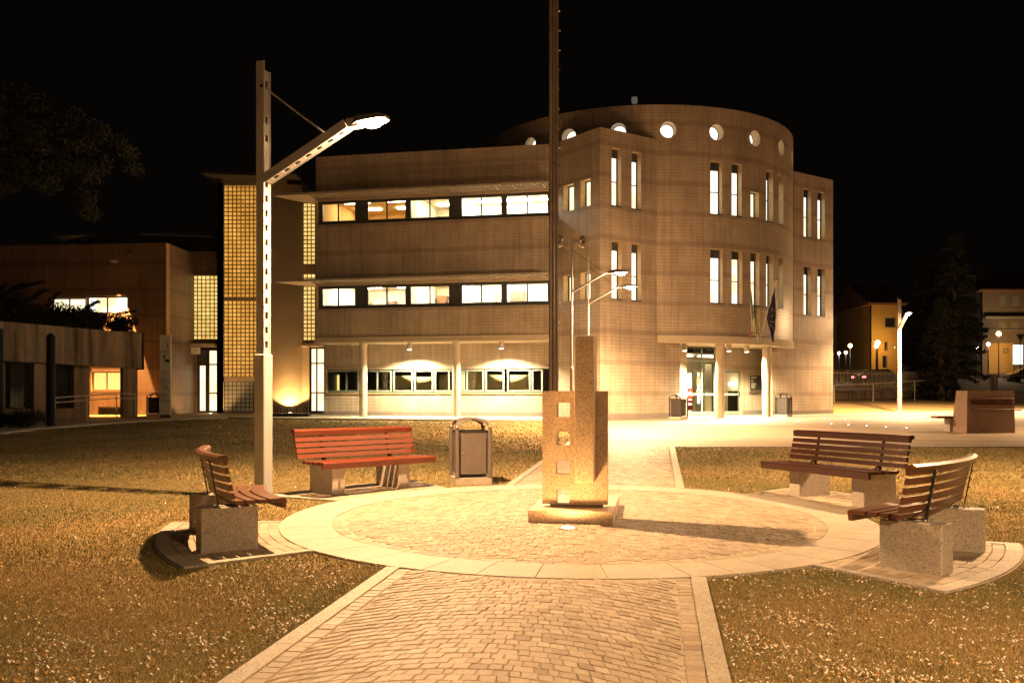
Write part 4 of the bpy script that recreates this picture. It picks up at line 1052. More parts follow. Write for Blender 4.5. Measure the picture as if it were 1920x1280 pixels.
def slim_lamp(label, x, y, ang, energy, twin):
    z = gz(x, y); t = thing('street_lamp', label, 'street lamp', (x, y, z), ang, 'slim lamp posts on the lawn')
    mb = MB(); mb.lathe([(.09, 0), (.09, .03), (.055, .035), (.055, 1.95), (.033, 2.0), (.033, 5.85)], (0, 0, 0), 12); mb.build('pole', M['post'], t)
    mb = MB(); mb.tube([(0, 0, 4.22), (1.0, 0, 4.80), (1.15, 0, 4.83)], .032, 8); mb.build('arm', M['post'], t); 
    mb = MB(); mb.tube([(0, 0, 5.5), (1.0, 0, 4.83)], .006, 5); mb.build('tie_rod', M['steel'], t)
    head(t, 1.12, 4.84, energy, .6)
    if twin:
        mb = MB(); mb.tube([(-.32, 0, 5.62), (0, 0, 5.82), (.30, 0, 5.66)], .018, 6); mb.tube([(-.05, 0, 5.5), (-.3, 0, 5.6)], .01, 5); mb.tube([(.05, 0, 5.5), (.28, 0, 5.6)], .01, 5); mb.build('bracket', M['post'], t)
        for s in (-1, 1):
            mb = MB(); mb.box((s*.36-.02, 0, 5.70), (.16, .22, .24), tilt=Matrix.Rotation(s*.35, 3, 'Y')); mb.sphere((s*.33, .02, 5.84), .09, 6); f = mb.build('floodlight', M['brow'], t)
            mb = MB(); mb.sphere((s*.36-.02, -.11, 5.70), .035, 6); mb.build('lens', M['ink'], f)
slim_lamp('slim lit lamp post with two floodlights on top behind the granite monument', 1.79, 27.7, R(4), 3000, True)
slim_lamp('slim lit lamp post without floodlights rising right behind the tall granite pillar', 2.64, 32.0, R(4), 4600, False)

# the tall mast behind the monument
mp = gp(1038.5, 851); ms = thing('mast', 'very tall dark mast of joined tubes rising behind the granite monument', 'mast', (mp.x, mp.y, gz(mp.x, mp.y)))
mb = MB(); mb.tube([(-.065, 0, -.1), (-.065, 0, 16)], .042, 10, r2=.036); mb.tube([(.0, -.03, -.1), (.0, -.03, 16)], .022, 8); mb.tube([(.075, 0, -.1), (.075, 0, 16)], .028, 10, r2=.022)
mb.box((0, .02, 8), (.14, .012, 16)); mb.build('mast_tubes', M['mast'], ms, smooth=False)
rn = random.Random(5)
for k in range(34): mb = MB(); mb.box((.115+rn.choice((0, .012)), -.01, 2+k*.42), (.03, .03, .045)); mb.build('step', M['bolt'], ms)
mb = MB(); mb.bbox((0, 0, 0), (.5, .5, .06)); mb.build('base_plate', M['steel'], ms)

# ------------------------------------------------------------------ benches
RB = 4.0
STRAIGHT = False
def arcslat(mb, r0, r1, z0, z1, half, lean=0, n=14, lip=None):
    rings = []
    if STRAIGHT: n = 4
    for i in range(n+1):
        a = R(-half+2*half*i/n); c, s = math.cos(a), math.sin(a)
        prof = [(r0, z0), (r1, z0), (r1+lean, z1), (r0+lean, z1)] if not lip else lip
        prof = [(r, z) for r, z in prof]
        rings.append([Vector((r*c-RB, r*s, z)) for r, z in prof] if not STRAIGHT else [Vector((r-RB, (-1+2*i/n)*(1.03 if half < 13 else 1.07), z)) for r, z in prof])
    mb.loft(rings, uvl=True)
def make_bench(label):
    t = thing('bench', label, 'bench', (0, 0, 0), 0, 'wooden benches round the paved circle')
    for s in (-1, 1):
        mb = MB(); a = R(8.7*s); cx, cy = 4.005*math.cos(a)-RB, 4.005*math.sin(a)
        if STRAIGHT: a = 0; cx, cy = .0, s*.60
        mb.bbox((cx, cy, .185), (.53, .222, .43), rot=a, bv=.008); mb.build('leg', M['granite'], t)
    for k, (r0, r1) in enumerate(((3.50, 3.655), (3.685, 3.765), (3.795, 3.875), (3.905, 3.985))):
        mb = MB()
        if k == 0: arcslat(mb, 0, 0, 0, 0, 11.8, lip=[(3.505, .37), (3.54, .37), (3.545, .425), (3.655, .425), (3.655, .462), (3.515, .466), (3.495, .448)])
        else: arcslat(mb, r0, r1, .425, .462, 11.8)
        mb.build('seat_slat', M['wood'], t)
    for k in range(5):
        z0 = .495+.078*k; r = 4.035+.24*(z0-.5); mb = MB()
        if k < 4: arcslat(mb, r, r+.036, z0, z0+.056, 13.8, lean=.013)
        else: arcslat(mb, 0, 0, 0, 0, 13.8, lip=[(r, z0), (r+.036, z0), (r+.045, z0+.04), (r+.085, z0+.045), (r+.092, z0+.075), (r+.06, z0+.093), (r+.01, z0+.09), (r-.008, z0+.065)])
        mb.build('back_slat', M['wood'], t)
    for s in (-1, 1):
        a = R(8.7*s); m = Matrix.Rotation(a, 3, 'Z'); mb = MB()
        def P(r, y, z, s=s, m=m):
            if STRAIGHT: return Vector((r-RB, y+s*.60, z))
            v = m @ Vector((r, y, z)); return Vector((v.x-RB, v.y, v.z))
        def pl_(pr, wd, th):
            for (ra, za), (rb, zb) in zip(pr, pr[1:]):
                d = Vector((rb-ra, 0, zb-za)).normalized(); n_ = Vector((-d.z, 0, d.x))*th
                q = [P(ra, -wd, za), P(rb, -wd, zb), P(rb, wd, zb), P(ra, wd, za)]; n3 = n_ if STRAIGHT else m @ n_
                q2 = [p+n3 for p in q]; mb.poly(q[::-1]); mb.poly(q2)
                for i in range(4): mb.poly([q[i], q[(i+1) % 4], q2[(i+1) % 4], q2[i]])
        pl_([(3.56, .412), (4.10, .412)], .022, .008); pl_([(4.085, .40), (4.165, .835)], .022, -.009); pl_([(3.99, .43), (4.095, .50)], .018, .008)
        b = mb.build('bracket', M['steel'], t)
        for q3, r3 in [(P(4.121+.185*(.02+.078*k), 0, .52+.078*k), .009) for k in range(5)]+[(P(4.13, .03, .412), .012), (P(4.10, -.03, .412), .012)]:
            mb = MB(); mb.sphere(q3, r3, 6); mb.build('bolt', M['bolt'], b)
    return t
BB = [(202.3, 'curved wooden bench at the near left, seen from its end beside the lamp post', 0), (137.4, 'straight reddish wooden bench standing left of the litter bin', 1),
      (22.5, 'straight dark slatted bench on granite blocks, far right of the circle', 1), (-39.4, 'curved wooden bench at the near right with its steel brackets showing', 0)]
proto = {}
for a, lb, st_ in BB:
    if st_ not in proto: STRAIGHT = bool(st_); proto[st_] = o = make_bench(lb)
    else: o = dup(proto[st_], label=lb)
    if 'dark slatted' in lb:
        for c in o.children:
            if 'slat' in c.name: c.data = c.data.copy(); c.data.materials[0] = M['darkwood']
    elif st_:
        for c in o.children:
            if 'slat' in c.name: c.data.materials[0] = M['redwood']
    rb = 3.93 if lb.startswith('straight dark') else RB
    x, y = CX+rb*math.cos(R(a)), CY+rb*math.sin(R(a)); o.location = (x, y, gz(x, y)+.002); o.rotation_euler = (0, 0, R(a))

# ------------------------------------------------------------------ litter bins
def make_bin(label, mat, loc, rot):
    t = thing('litter_bin', label, 'litter bin', loc, rot, 'domed litter bins')
    Rc = .365; vx = [Vector((Rc*math.cos(R(-135+90*k)), Rc*math.sin(R(-135+90*k)), 0)) for k in range(4)]
    mb = MB(); f = 1.10
    mb.prism([(v.x*f, v.y*f) for v in vx], -.04, .10); mb.build('base', M['ringslab'], t)
    mb = MB(); mb.prism([(v.x*.80, v.y*.80) for v in vx], .12, .80); mb.prism([(v.x*.93, v.y*.93) for v in vx], .80, .83); mb.build('liner', M['black'], t)
    for k in range(4):
        a, b = vx[k], vx[(k+1) % 4]; d = (b-a).normalized(); n = Vector((d.y, -d.x, 0)); c = (a+b)/2; L_ = (b-a).length; an = math.atan2(d.y, d.x)
        mb = MB(); cc = c-n*.035
        mb.box(cc+Vector((0, 0, .455)), (L_-.11, .016, .60), an)
        dr = mb.build('door' if k == 0 else 'side_panel', mat, t)
        for bz, bh in ((.793, .05), (.75, .033)): mb = MB(); mb.box(cc+Vector((0, 0, bz)), (L_-.08, .02 if bh > .04 else .017, bh), an); mb.build('top_band', mat, t)
        h = MB()
        for j in range(17):
            z = .20+j*.034; wd = abs(j-8)/8*.26+.012; nh = max(1, int(wd/.02))
            for q in range(nh): h.box(cc+n*.0085+d*((q-(nh-1)/2)*.02)+Vector((0, 0, z)), (.011, .002, .005), an)
        pf = h.build('perforations', M['bindark'], dr); pf['kind'] = 'stuff'
        mb = MB(); mb.lathe([(.034, .10), (.034, .835), (.012, .845)], a, 10); mb.sphere(a+Vector((0, 0, .872)), .036, 8); mb.build('corner_post', mat, t)
    h = MB(); a, b = vx[0], vx[1]; d = (b-a).normalized(); n = Vector((d.y, -d.x, 0)); h.sphere(a+d*.10+n*(-.02)+Vector((0, 0, .47)), .014, 6); h.build('lock', M['bolt'], t)
    mb = MB(); nA, nS = 60, 10; grid = []
    Hd, Rd = .20, .36
    for i in range(nA):
        th = 2*math.pi*i/nA; k = ((math.degrees(th)+135) % 90)/45-1                        # -1..1 corner to corner
        cut = (1-abs(k))**.8; rm = Rd*(1-.50*cut)
        row = []
        for j in range(nS+1):
            r = max(.001, rm*j/nS); z = .84+Hd*math.sqrt(max(0, 1-(r/Rd)**2)); row.append(Vector((r*math.cos(th), r*math.sin(th), z)))
        grid.append(row)
    for i in range(nA):
        A_, B_ = grid[i], grid[(i+1) % nA]
        for j in range(nS):
            mb.poly([A_[j], A_[j+1], B_[j+1], B_[j]])
            dn = Vector((0, 0, -.008)); mb.poly([A_[j]+dn, B_[j]+dn, B_[j+1]+dn, A_[j+1]+dn])
        dn = Vector((0, 0, -.008)); mb.poly([A_[nS], A_[nS]+dn, B_[nS]+dn, B_[nS]])
    mb.build('dome', mat, t, smooth=True)
    return t
pb = gp(882, 903); make_bin('grey domed litter bin between the red bench and the monument', M['bin'], (pb.x, pb.y, gz(pb.x, pb.y)-.015), R(14))
for u, v, r, lb in ((1272, 782, 47, 'dark domed litter bin left of the entrance doors'), (1469, 780.5, 50, 'dark domed litter bin right of the entrance columns'), (290, 777, 5, 'dark domed litter bin behind the white totem sign')):
    p = gp(u, v); y = 37.7 if u == 1272 else min(p.y, 41.6); make_bin(lb, M['bindark'], ((u-U0)/F*y, y, gz((u-U0)/F*y, y)), R(r))

# ------------------------------------------------------------------ the granite monument
mo = thing('monument', 'speckled granite monument of a pierced slab and a tall square pillar on a low base', 'monument', (.647, 10.29, gz(.65, 11)+.0), -TA)
def perf(mb, x0, x1, z0, z1, y0, y1, holes):
    class WW:
        cyl = False
        @staticmethod
        def at(tt, dep, z): return Vector((tt, y0+dep, z))
    panel(mb, WW, x0, x1, z0, z1, holes, dep=y1-y0, th=y1-y0, back=True)
g0_ = gz(.65, 11)
mb = MB(); mb.bbox((0, .82, .045), (.955, 1.62, .17), bv=.006); mb.build('base', M['pink'], mo)
mb = MB(); mb.box((.04, .42, .148), (.60, .16, .036)); mb.build('foot', M['plinth'], mo)
mb = MB(); hx = lambda u: (u-1079)/165+.055
perf(mb, -.352, .398, .165, 1.465, .33, .49, [(-.195, -.035, 1.165, 1.33), (-.195, -.035, .84, 1.0), (-.195, -.035, .51, .67), (-.19, -.04, .165, .335)]); mb.build('pierced_slab', [M['pink'], M['pink']], mo)
mb = MB(); mb.bbox((.155, .30, 1.26), (.212, .58, 1.64), bv=.005)
mb.build('pillar', M['pink'], mo)
ul = thing('ground_uplight', 'bright round uplight set in the paving in front of the monument base', 'uplight', (0, 0, 0), world=True)
p = gp(1065, 991); ul.location = (p.x, p.y, p.z+.002)
def uplight(o, e, aim, size=110, r=.085, sz=None):
    mb = MB(); mb.lathe([(r+.02, -.02), (r+.02, .006), (r, .012)], (0, 0, 0), 20); o['_w'] = 0; mb.build('rim', M['bolt'], o)
    mb = MB(); mb.lathe([(r*.95, .008), (r*.6, .022), (.001, .026)], (0, 0, 0), 20); mb.build('lens', M['uplens'], o)
    light('SPOT', 'uplight_lamp', (0, 0, .035), e, UPC, o, aim=Vector(aim), spot_size=R(size), spot_blend=.35, shadow_soft_size=.04)
uplight(ul, 45, (0, .10, 1.1), 172)
for u, v, lb, aim, e in ((395, 777, 'small round uplight in the pavement before the left glazed doors', (-1.0, 1.0, 2), 130), (544, 772.5, 'small round uplight at the foot of the curved yellow wall', (0, .10, 1.5), 520), (1228, 786, 'faint round uplight at the foot of the corner wall', (0, .5, 1), 0)):
    if e == 0: continue
    y = 45.66 if u == 544 else 44.5; x = (u-U0)/F*y; o = thing('ground_uplight', lb, 'uplight', (x, y, gz(x, y)+.02), group='round uplights by the building'); uplight(o, e, aim, 120 if u == 544 else 140, .09)
q = LBf.at(LBf.t(222), -.34, LBf.z(222, 492)); mb = MB(); mb.box(q, (.3, .22, .12)); q2 = q+Vector((0, .16, .05)); mb.box(q2, (.06, .24, .04)); wl_ = W(mb, 'wall_light', M['brow'], low)
light('SPOT', 'wall_light_lamp', q-Vector((0, .12, .1)), 22000, (1, .44, .12), wl_, world=True, aim=q+Vector((.05, -.10, -5)), spot_size=R(34), spot_blend=.15, shadow_soft_size=.04)

# ground leds on the plaza
led0 = None
names = ['nearest the building', 'second from the building']
pts = [(1442, 789.3), (1469, 791), (1497, 792), (1547, 786.4), (1585, 787), (1624, 787.2), (1663.5, 787.6), (1705, 788), (1748, 788.6), (1559, 795.6), (1591, 797.4), (1625, 799.4), (1661, 801.5), (1700, 803.6), (1783, 808), (664, 781)]
for k, (u, v) in enumerate(pts):
    p = gp(u, v)
    if led0 is None:
        mb = MB(); mb.lathe([(.05, -.01), (.05, .004), (.035, .008)], (0, 0, 0), 12); o = mb.build('ground_light', M['bolt']); l = MB(); l.lathe([(.033, .006), (.024, .03), (.001, .036)], (0, 0, 0), 10); l.build('lens', M['led'], o); led0 = o
    else: o = dup(led0)
    y = min(p.y, 39.2) if u < 1000 else p.y
    o.location = ((u-U0)/F*y, y, gz((u-U0)/F*y, y)+.01)
    tag(o, 'tiny white ground light set in the dark plaza paving' if k < 15 else 'single tiny ground light in the pavement by the first round column', 'ground light', 'tiny ground lights' if k < 15 else None)
    if k == 15 and 'group' in o: del o['group']

# information block with wooden rails at the right
p = gp(1858, 811.5); ib = thing('stone_bench_block', 'brown stone block with wooden rails and a seat plank behind it at the right edge', 'stone block', (p.x, p.y, gz(p.x, p.y)), R(3))
mb = MB(); s = 1.5/2; hh = 1.28
P = [(-s, 0, -.1), (s, 0, -.1), (s, .95, -.1), (-s, .95, -.1), (-s+.02, 0, hh), (s-.02, 0, hh), (s-.02, .62, hh), (-s+.02, .62, hh)]
for q in ((0, 1, 5, 4), (1, 2, 6, 5), (2, 3, 7, 6), (3, 0, 4, 7), (4, 5, 6, 7), (3, 2, 1, 0)): mb.poly([P[i] for i in q])
mb.build('block', m_plain('brown_stone', (.30, .20, .15), .6, bmp=.3), ib)
for z, y0, x0, x1 in ((1.0, -.05, -.66, .66), (.89, -.05, -.66, .66), (.70, -.22, -.6, .80)):
    mb = MB(); mb.bbox(((x0+x1)/2, y0, z), (x1-x0, .045 if z > .8 else .12, .085 if z > .8 else .035), bv=.006); mb.build('rail', M['wood'], ib)
mb = MB()
for x in (-.55, 0, .5): mb.box((x, -.12, .70), (.035, .26, .05)); mb.box((x, -.02, .95), (.03, .05, .20))
mb.build('bracket', M['steel'], ib)
mb = MB(); mb.bbox((-.45, .98, .46), (1.6, .40, .07)); mb.build('seat', M['wood'], ib)
for x in (.3, -.7): mb = MB(); mb.box((x, 1.0, .2), (.25, .35, .5)); mb.build('seat_support', M['granite'], ib)

# cycle rack
y = 40.4; x0, x1 = (513-U0)/F*y, (581-U0)/F*y; z = gz(-10, y)
rk = thing('cycle_rack', 'dark low cycle rack with paired hoops beside the curved yellow wall', 'cycle rack', ((x0+x1)/2, y, z))
mb = MB(); mb.bbox((0, 0, .06), (x1-x0, .45, .16)); mb.build('base', M['steel'], rk)
for k in range(4):
    cx_ = -.62+k*.42
    for s in (-.05, .07):
        mb = MB(); mb.tube([(cx_+s-.05, 0, .1), (cx_+s-.05, 0, .36), (cx_+s-.03, 0, .41), (cx_+s+.02, 0, .42), (cx_+s+.05, 0, .38), (cx_+s+.06, 0, .1)], .012, 6); mb.build('hoop', M['steel'], rk)

# totem sign
y = 39.3; x = (310.5-U0)/F*y; z = gz(x, y)
ts = thing('totem_sign', 'tall narrow white totem sign with a small crest and text lines', 'sign', (x, y, z))
hT = (782-628)/F*y; mb = MB(); mb.bbox((0, 0, hT/2+.06), (.47, .10, hT-.10), bv=.012); mb.build('board', M['signw'], ts)
mb = MB(); mb.box((0, 0, .05), (.40, .12, .14)); mb.build('foot', M['ink'], ts)
mb = MB(); rn = random.Random(9)
def line(z, w_, h=.022, x0=-.20): mb.box((x0+w_/2, -.053, z), (w_, .004, h))
zz = hT-.12
for k, (dz, w_) in enumerate(((1.42, .33), (1.52, .2), (1.72, .26), (1.82, .36), (1.90, .16), (1.99, .24), (2.07, .32), (2.15, .38), (2.36, .27), (2.44, .34), (2.53, .12), (2.61, .30), (2.69, .36))): line(zz-dz, w_)
mb.prism([(.0, -.055), (.0, -.051), (.19, -.051), (.19, -.055)], zz-1.02, zz-.90); mb.prism([(-.14, -.055), (-.14, -.051), (-.02, -.051), (-.02, -.055)], zz-.99, zz-.975)
mb.build('lettering', M['ink'], ts)
def text(s, size, loc, rotx, mat, parent, name='lettering'):
    c = bpy.data.curves.new('txt', 'FONT'); c.body = s; c.size = size; c.extrude = .002; c.align_x = 'CENTER'
    o = bpy.data.objects.new('txt', c); COL.objects.link(o); dg = bpy.context.evaluated_depsgraph_get()
    me = bpy.data.meshes.new_from_object(o.evaluated_get(dg)); me.materials.clear(); me.materials.append(mat)
    bpy.data.objects.remove(o); q = bpy.data.objects.new(name, me); COL.objects.link(q); q.location = loc; q.rotation_euler = (rotx, 0, 0); q.parent = parent; return q
text('COMUNE DI', .075, (-.01, -.054, zz-.60), R(90), M['ink'], ts)
mb = MB(); mb.prism([(.07, -.055), (.07, -.051), (.15, -.051), (.15, -.055)], zz-.38, zz-.24); mb.lathe([(.001, 0), (.001, 0)], (0, 0, 0), 3)
mb = MB(); n = 12
def disc(cx_, cz, r, sz=1): mb.poly([Vector((cx_+r*math.cos(2*math.pi*i/n), -.0535, cz+r*sz*math.sin(2*math.pi*i/n))) for i in range(n)])
disc(.11, zz-.33, .042, 1.5); disc(-.04, zz-.78, .055, 1.5); mb.box((-.04, -.053, zz-.88), (.05, .003, .06))
cr = mb.build('crest', M['plinth'], ts)
mb = MB(); disc(.11, zz-.215, .022, 1.3); disc(.11, zz-.25, .03, .6); mb.build('crest_crown', M['red'], ts)

# ------------------------------------------------------------------ flags at the entrance
def flag(label, base, tip, cloth_pts, mats, group='flags over the entrance'):
    t = thing('flag', label, 'flag', base, world=True, group=group)
    mb = MB(); mb.tube([base, tip], .022, 8); mb.sphere(tip, .05, 6); W(mb, 'flagpole', M['brow'], t)
    # cloth: columns hanging from the pole, folded
    base, tip = Vector(base), Vector(tip); mb = MB(); nc, nr = 18, 16; rows = []
    s0, s1, drop, wd, skew = cloth_pts
    for i in range(nc+1):
        k = i/nc; top = base.lerp(tip, s0+(s1-s0)*k); col = []
        for j in range(nr+1):
            q = j/nr; fold = math.sin(k*17+q*2.3)*.07*(.3+q); sw = math.sin(k*9+1)*.04*q
            ctr = base.lerp(tip, (s0+s1)/2+.2)
            x = top.x*(1-q*.55)+(ctr.x+skew)*(q*.55)+fold*.6*wd; y = top.y*(1-q*.5)+ctr.y*(q*.5)+fold; z = top.z-drop*q*(.62+.38*math.sin(math.pi*(.15+.7*k)))+sw
            col.append(Vector((x, y, z)))
        rows.append(col)
    for i in range(nc):
        for j in range(nr):
            mi = min(len(mats)-1, int((j+.5)/nr*len(mats))) if len(mats) > 1 else 0
            mb.poly([rows[i][j], rows[i+1][j], rows[i+1][j+1], rows[i][j+1]], None, mi)
    o = W(mb, 'cloth', mats, t, smooth=True)
    return t, rows
fb = at_px(1421, 632, 39.2); 
flag('red, white and green striped flag hanging above the entrance slab', at_px(1418, 634, 38.9), at_px(1407, 536, 38.0), (.42, .90, 1.25, .7, -.10), [M['green'], M['white'], M['red']])
t, rows = flag('dark blue flag hanging from a slanted pole above the entrance slab', at_px(1425, 634, 38.9), at_px(1456, 526, 38.2), (.38, .90, 1.45, .8, .15), [M['navy']])
mb = MB()
for k in range(12):
    a = 2*math.pi*k/12; i, j = 9+int(4*math.cos(a)), 8+int(4*math.sin(a)); mb.sphere(rows[i][j]+Vector((0, -.012, 0)), .022, 5)
W(mb, 'stars', M['gold'], t)
br = MB(); br.tube([at_px(1404, 627, 38.9), at_px(1436, 627, 38.9)], .02); br.tube([at_px(1421, 627, 38.9), at_px(1421, 640, 39)], .025); o = W(br, 'flag_bracket', M['brow'], civ)

# ------------------------------------------------------------------ concrete structure at the left
cs = thing('concrete_shelter', 'stained raw concrete shelter with a deep parapet and barred windows at the far left', 'shelter', (-19, 36, .6), world=True)
E0, E1 = Vector(((266-U0)/F*40.5, 40.5)), Vector(((-60-U0)/F*32.0, 32.0))
CS = Flat(E1, E0)
def cz(u, v): return CS.z(u, v)
mb = MB(); nseg = 8
zl0, zl1, zr0, zr1 = cz(10, 672), cz(10, 597), cz(262, 690), cz(262, 625)
q = [CS.at(0, 0, 2.92), CS.at(CS.L, 0, 2.86), CS.at(CS.L, 0, 4.38), CS.at(0, 0, 4.32)]; q2 = [p-Vector((CS.n.x, CS.n.y, 0))*2.2 for p in q]
mb.poly(q); mb.poly(q2[::-1]); mb.poly([q[3], q[2], q2[2], q2[3]]); mb.poly([q[0], q2[0], q2[1], q[1]]); mb.poly([q[1], q2[1], q2[2], q[2]]); W(mb, 'parapet', M['concrete'], cs)
mb = MB(); bar(mb, CS, CS.L+.003, CS.L+.10, 2.80, 4.42, -.04, .3); bar(mb, CS, CS.t(225), CS.L+.1, 4.385, 4.42, -.04, .3); W(mb, 'gutter', M['steel'], cs)
for u0_, u1_, d in ((231, 258, .30), (64, 84, .25)):
    mb = MB(); a, b = CS.t(u0_, d), CS.t(u1_, d); bar(mb, CS, a, b, 0, 2.87, d, d+.16); W(mb, 'pillar', M['concrete'], cs)
bw = 1.0; a, b = CS.t(2, bw), CS.t(168, bw)
hs = [(CS.t(10, bw), CS.t(58, bw), cz(35, 766), cz(35, 676)+.05), (CS.t(98, bw), CS.t(139, bw), CS.z(118, 766, bw), CS.z(118, 682, bw))]
hs[0] = (hs[0][0], hs[0][1], CS.z(35, 766, bw), CS.z(35, 676, bw))
CB = Flat(CS.at(0, bw, 0)[:2], CS.at(CS.L, bw, 0)[:2]); mb = MB(); panel(mb, CB, a, b, 0, 2.9, hs, dep=.2); W(mb, 'wall', [M['concrete'], M['concrete']], cs)
for h in hs:
    o = window(cs, CB, *h, .17, 'dglass', fw=.05)
    gr = MB(); n = int((h[1]-h[0])/.09)
    for k in range(n): t = h[0]+(k+.5)*(h[1]-h[0])/n; bar(gr, CB, t-.008, t+.008, h[2]+.02, h[3]-.02, .02, .035)
    for k in range(4): z = h[2]+(k+.5)*(h[3]-h[2])/4; bar(gr, CB, h[0], h[1], z-.01, z+.01, .036, .045)
    W(gr, 'grille', M['steel'], o)
mb = MB(); u = 95.5; y = 32.0; x = (u-U0)/F*y
dp = thing('bollard_post', 'black rounded steel post standing before the concrete shelter', 'post', (x, y, gz(x, y)))
mb.lathe([(.145, -.1), (.145, 3.05), (.12, 3.15), (.06, 3.20), (.001, 3.22)], (0, 0, 0), 14); mb.build('post', M['black'], dp)
x = (-4-U0)/F*31; d2 = thing('bollard_post', 'black post cut by the left edge of the view', 'post', (x, 31, gz(x, 31))); mb = MB(); mb.lathe([(.17, -.1), (.17, 3.3), (.001, 3.35)], (0, 0, 0), 14); mb.build('post', M['black'], d2)
# handrail of the ramp
hr = thing('handrail', 'double steel handrail along the ramp before the concrete shelter', 'handrail', at_px(103, 795, 33), world=True)
hp = [(103.5, 745.5, 797, 33), (163.5, 741, 790, 35), (218.5, 737, 780, 37.5), (254, 738, 779, 39.5), (333, 737, 779, 41.5)]
for u, v0_, v1_, d in hp[:4]: mb = MB(); mb.tube([at_px(u, v1_, d), at_px(u, v0_, d)], .024, 6); W(mb, 'post', M['galv'], hr)
mb = MB(); mb.tube([at_px(u, v, d) for u, v, _, d in hp[:4]], .02, 6); W(mb, 'rail', M['galv'], hr)
mb = MB(); mb.tube([at_px(u, v+9, d) for u, v, _, d in hp[:4]], .02, 6); W(mb, 'rail', M['galv'], hr)

# ------------------------------------------------------------------ foliage
def leafcloud(centres, rad, n, size, seed, flat=.6, droop=0, spike=None):
    rs = np.random.RandomState(seed); c = np.array(centres); idx = rs.randint(0, len(c), n)
    r = np.array(rad)[idx] if hasattr(rad, '__len__') else np.full(n, rad)
    d = rs.randn(n, 3); d /= np.linalg.norm(d, axis=1)[:, None]; rr = rs.rand(n)**.45
    P = c[idx]+d*(r*rr)[:, None]*np.array([1, 1, flat])
    a = rs.randn(n, 3); a[:, 2] -= droop; a /= np.linalg.norm(a, axis=1)[:, None]; b = rs.randn(n, 3); b -= (b*a).sum(1)[:, None]*a; b /= np.linalg.norm(b, axis=1)[:, None]
    s = size*(.5+rs.rand(n))[:, None]
    return P-a*s-b*s*.35, P-a*s+b*s*.35, P+a*s*1.1, np.clip(.45+.3*rs.randn(n)+(rs.rand(len(c))[idx]-.5)*.5, 0, 1)
def foliage(name, parts, parent):
    o = tri_mesh(name, parts, M['leaf']); o.parent = parent; return o
def loc3(A, o): return [np.array(x)-np.array(o) for x in A]
# cedar shrub spreading over the shelter roof
base = Vector((-20.2, 38.6, 4.3)); sh = thing('spreading_shrub', 'dark spiky evergreen shrub spreading over the concrete shelter roof', 'shrub', base)
rn = random.Random(31); cen = []; tb = MB()
for k in range(60):
    u = rn.uniform(-40, 238); d = CS.at(CS.t(u), 0, 0).y+rn.uniform(1.0, 2.2); topv = 548 if u < 60 else (562 if u < 130 else 570+.18*(u-130)); v = rn.uniform(topv+14, 626)
    cen.append(at_px(u, v, d)-base)
tips = [(at_px(20, 548, 37), at_px(82, 530, 36)), (at_px(0, 560, 37), at_px(45, 533, 36)), (at_px(90, 575, 38), at_px(112, 548, 38)), (at_px(190, 600, 39), at_px(254, 584, 39)), (at_px(200, 610, 39), at_px(255, 607, 39)), (at_px(-10, 560, 37), at_px(12, 534, 36)), (at_px(150, 590, 39), at_px(185, 566, 39)), (at_px(60, 560, 37), at_px(88, 545, 37)), (at_px(200, 612, 39), at_px(246, 617, 39))]
sp = []
for a, b in tips:
    for i in range(14): q = i/13; sp.append(a.lerp(b, q)-base+Vector((0, 0, .10*math.sin(q*3))))
    tb.tube([a-base, b-base], .03, 5, r2=.008)
foliage('foliage', [leafcloud(cen, .50, 26000, .06, 1, .7), leafcloud(sp, [.20*(1-.75*((i % 14)/13)) for i in range(len(sp))], 4200, .05, 2)], sh)
tb.tube([Vector((0, 0, -.1)), Vector((.3, 0, .5))], .1, 6, r2=.05); tb.build('stems', M['bark'], sh)
# low dark shrub at the left edge
base = Vector(((38-U0)/F*31.2, 31.2, gz(-16, 31))); s2 = thing('low_shrub', 'low dark shrub with bare twigs at the foot of the concrete shelter', 'shrub', base)
rn = random.Random(3); cen = [Vector((rn.uniform(-1.0, .6), rn.uniform(-.5, .5), rn.uniform(.1, .42))) for _ in range(22)]
foliage('foliage', [leafcloud(cen, .28, 5000, .035, 7, .7)], s2)
tb = MB()
for k in range(22):
    a = Vector((rn.uniform(-.8, .6), rn.uniform(-.3, .3), .2)); b = a+Vector((rn.uniform(-.2, .9), rn.uniform(-.2, .2), rn.uniform(.05, .5))); tb.tube([a, a.lerp(b, .5)+Vector((0, 0, .06)), b], .010, 4, r2=.003)
tb.build('twigs', M['bark'], s2)
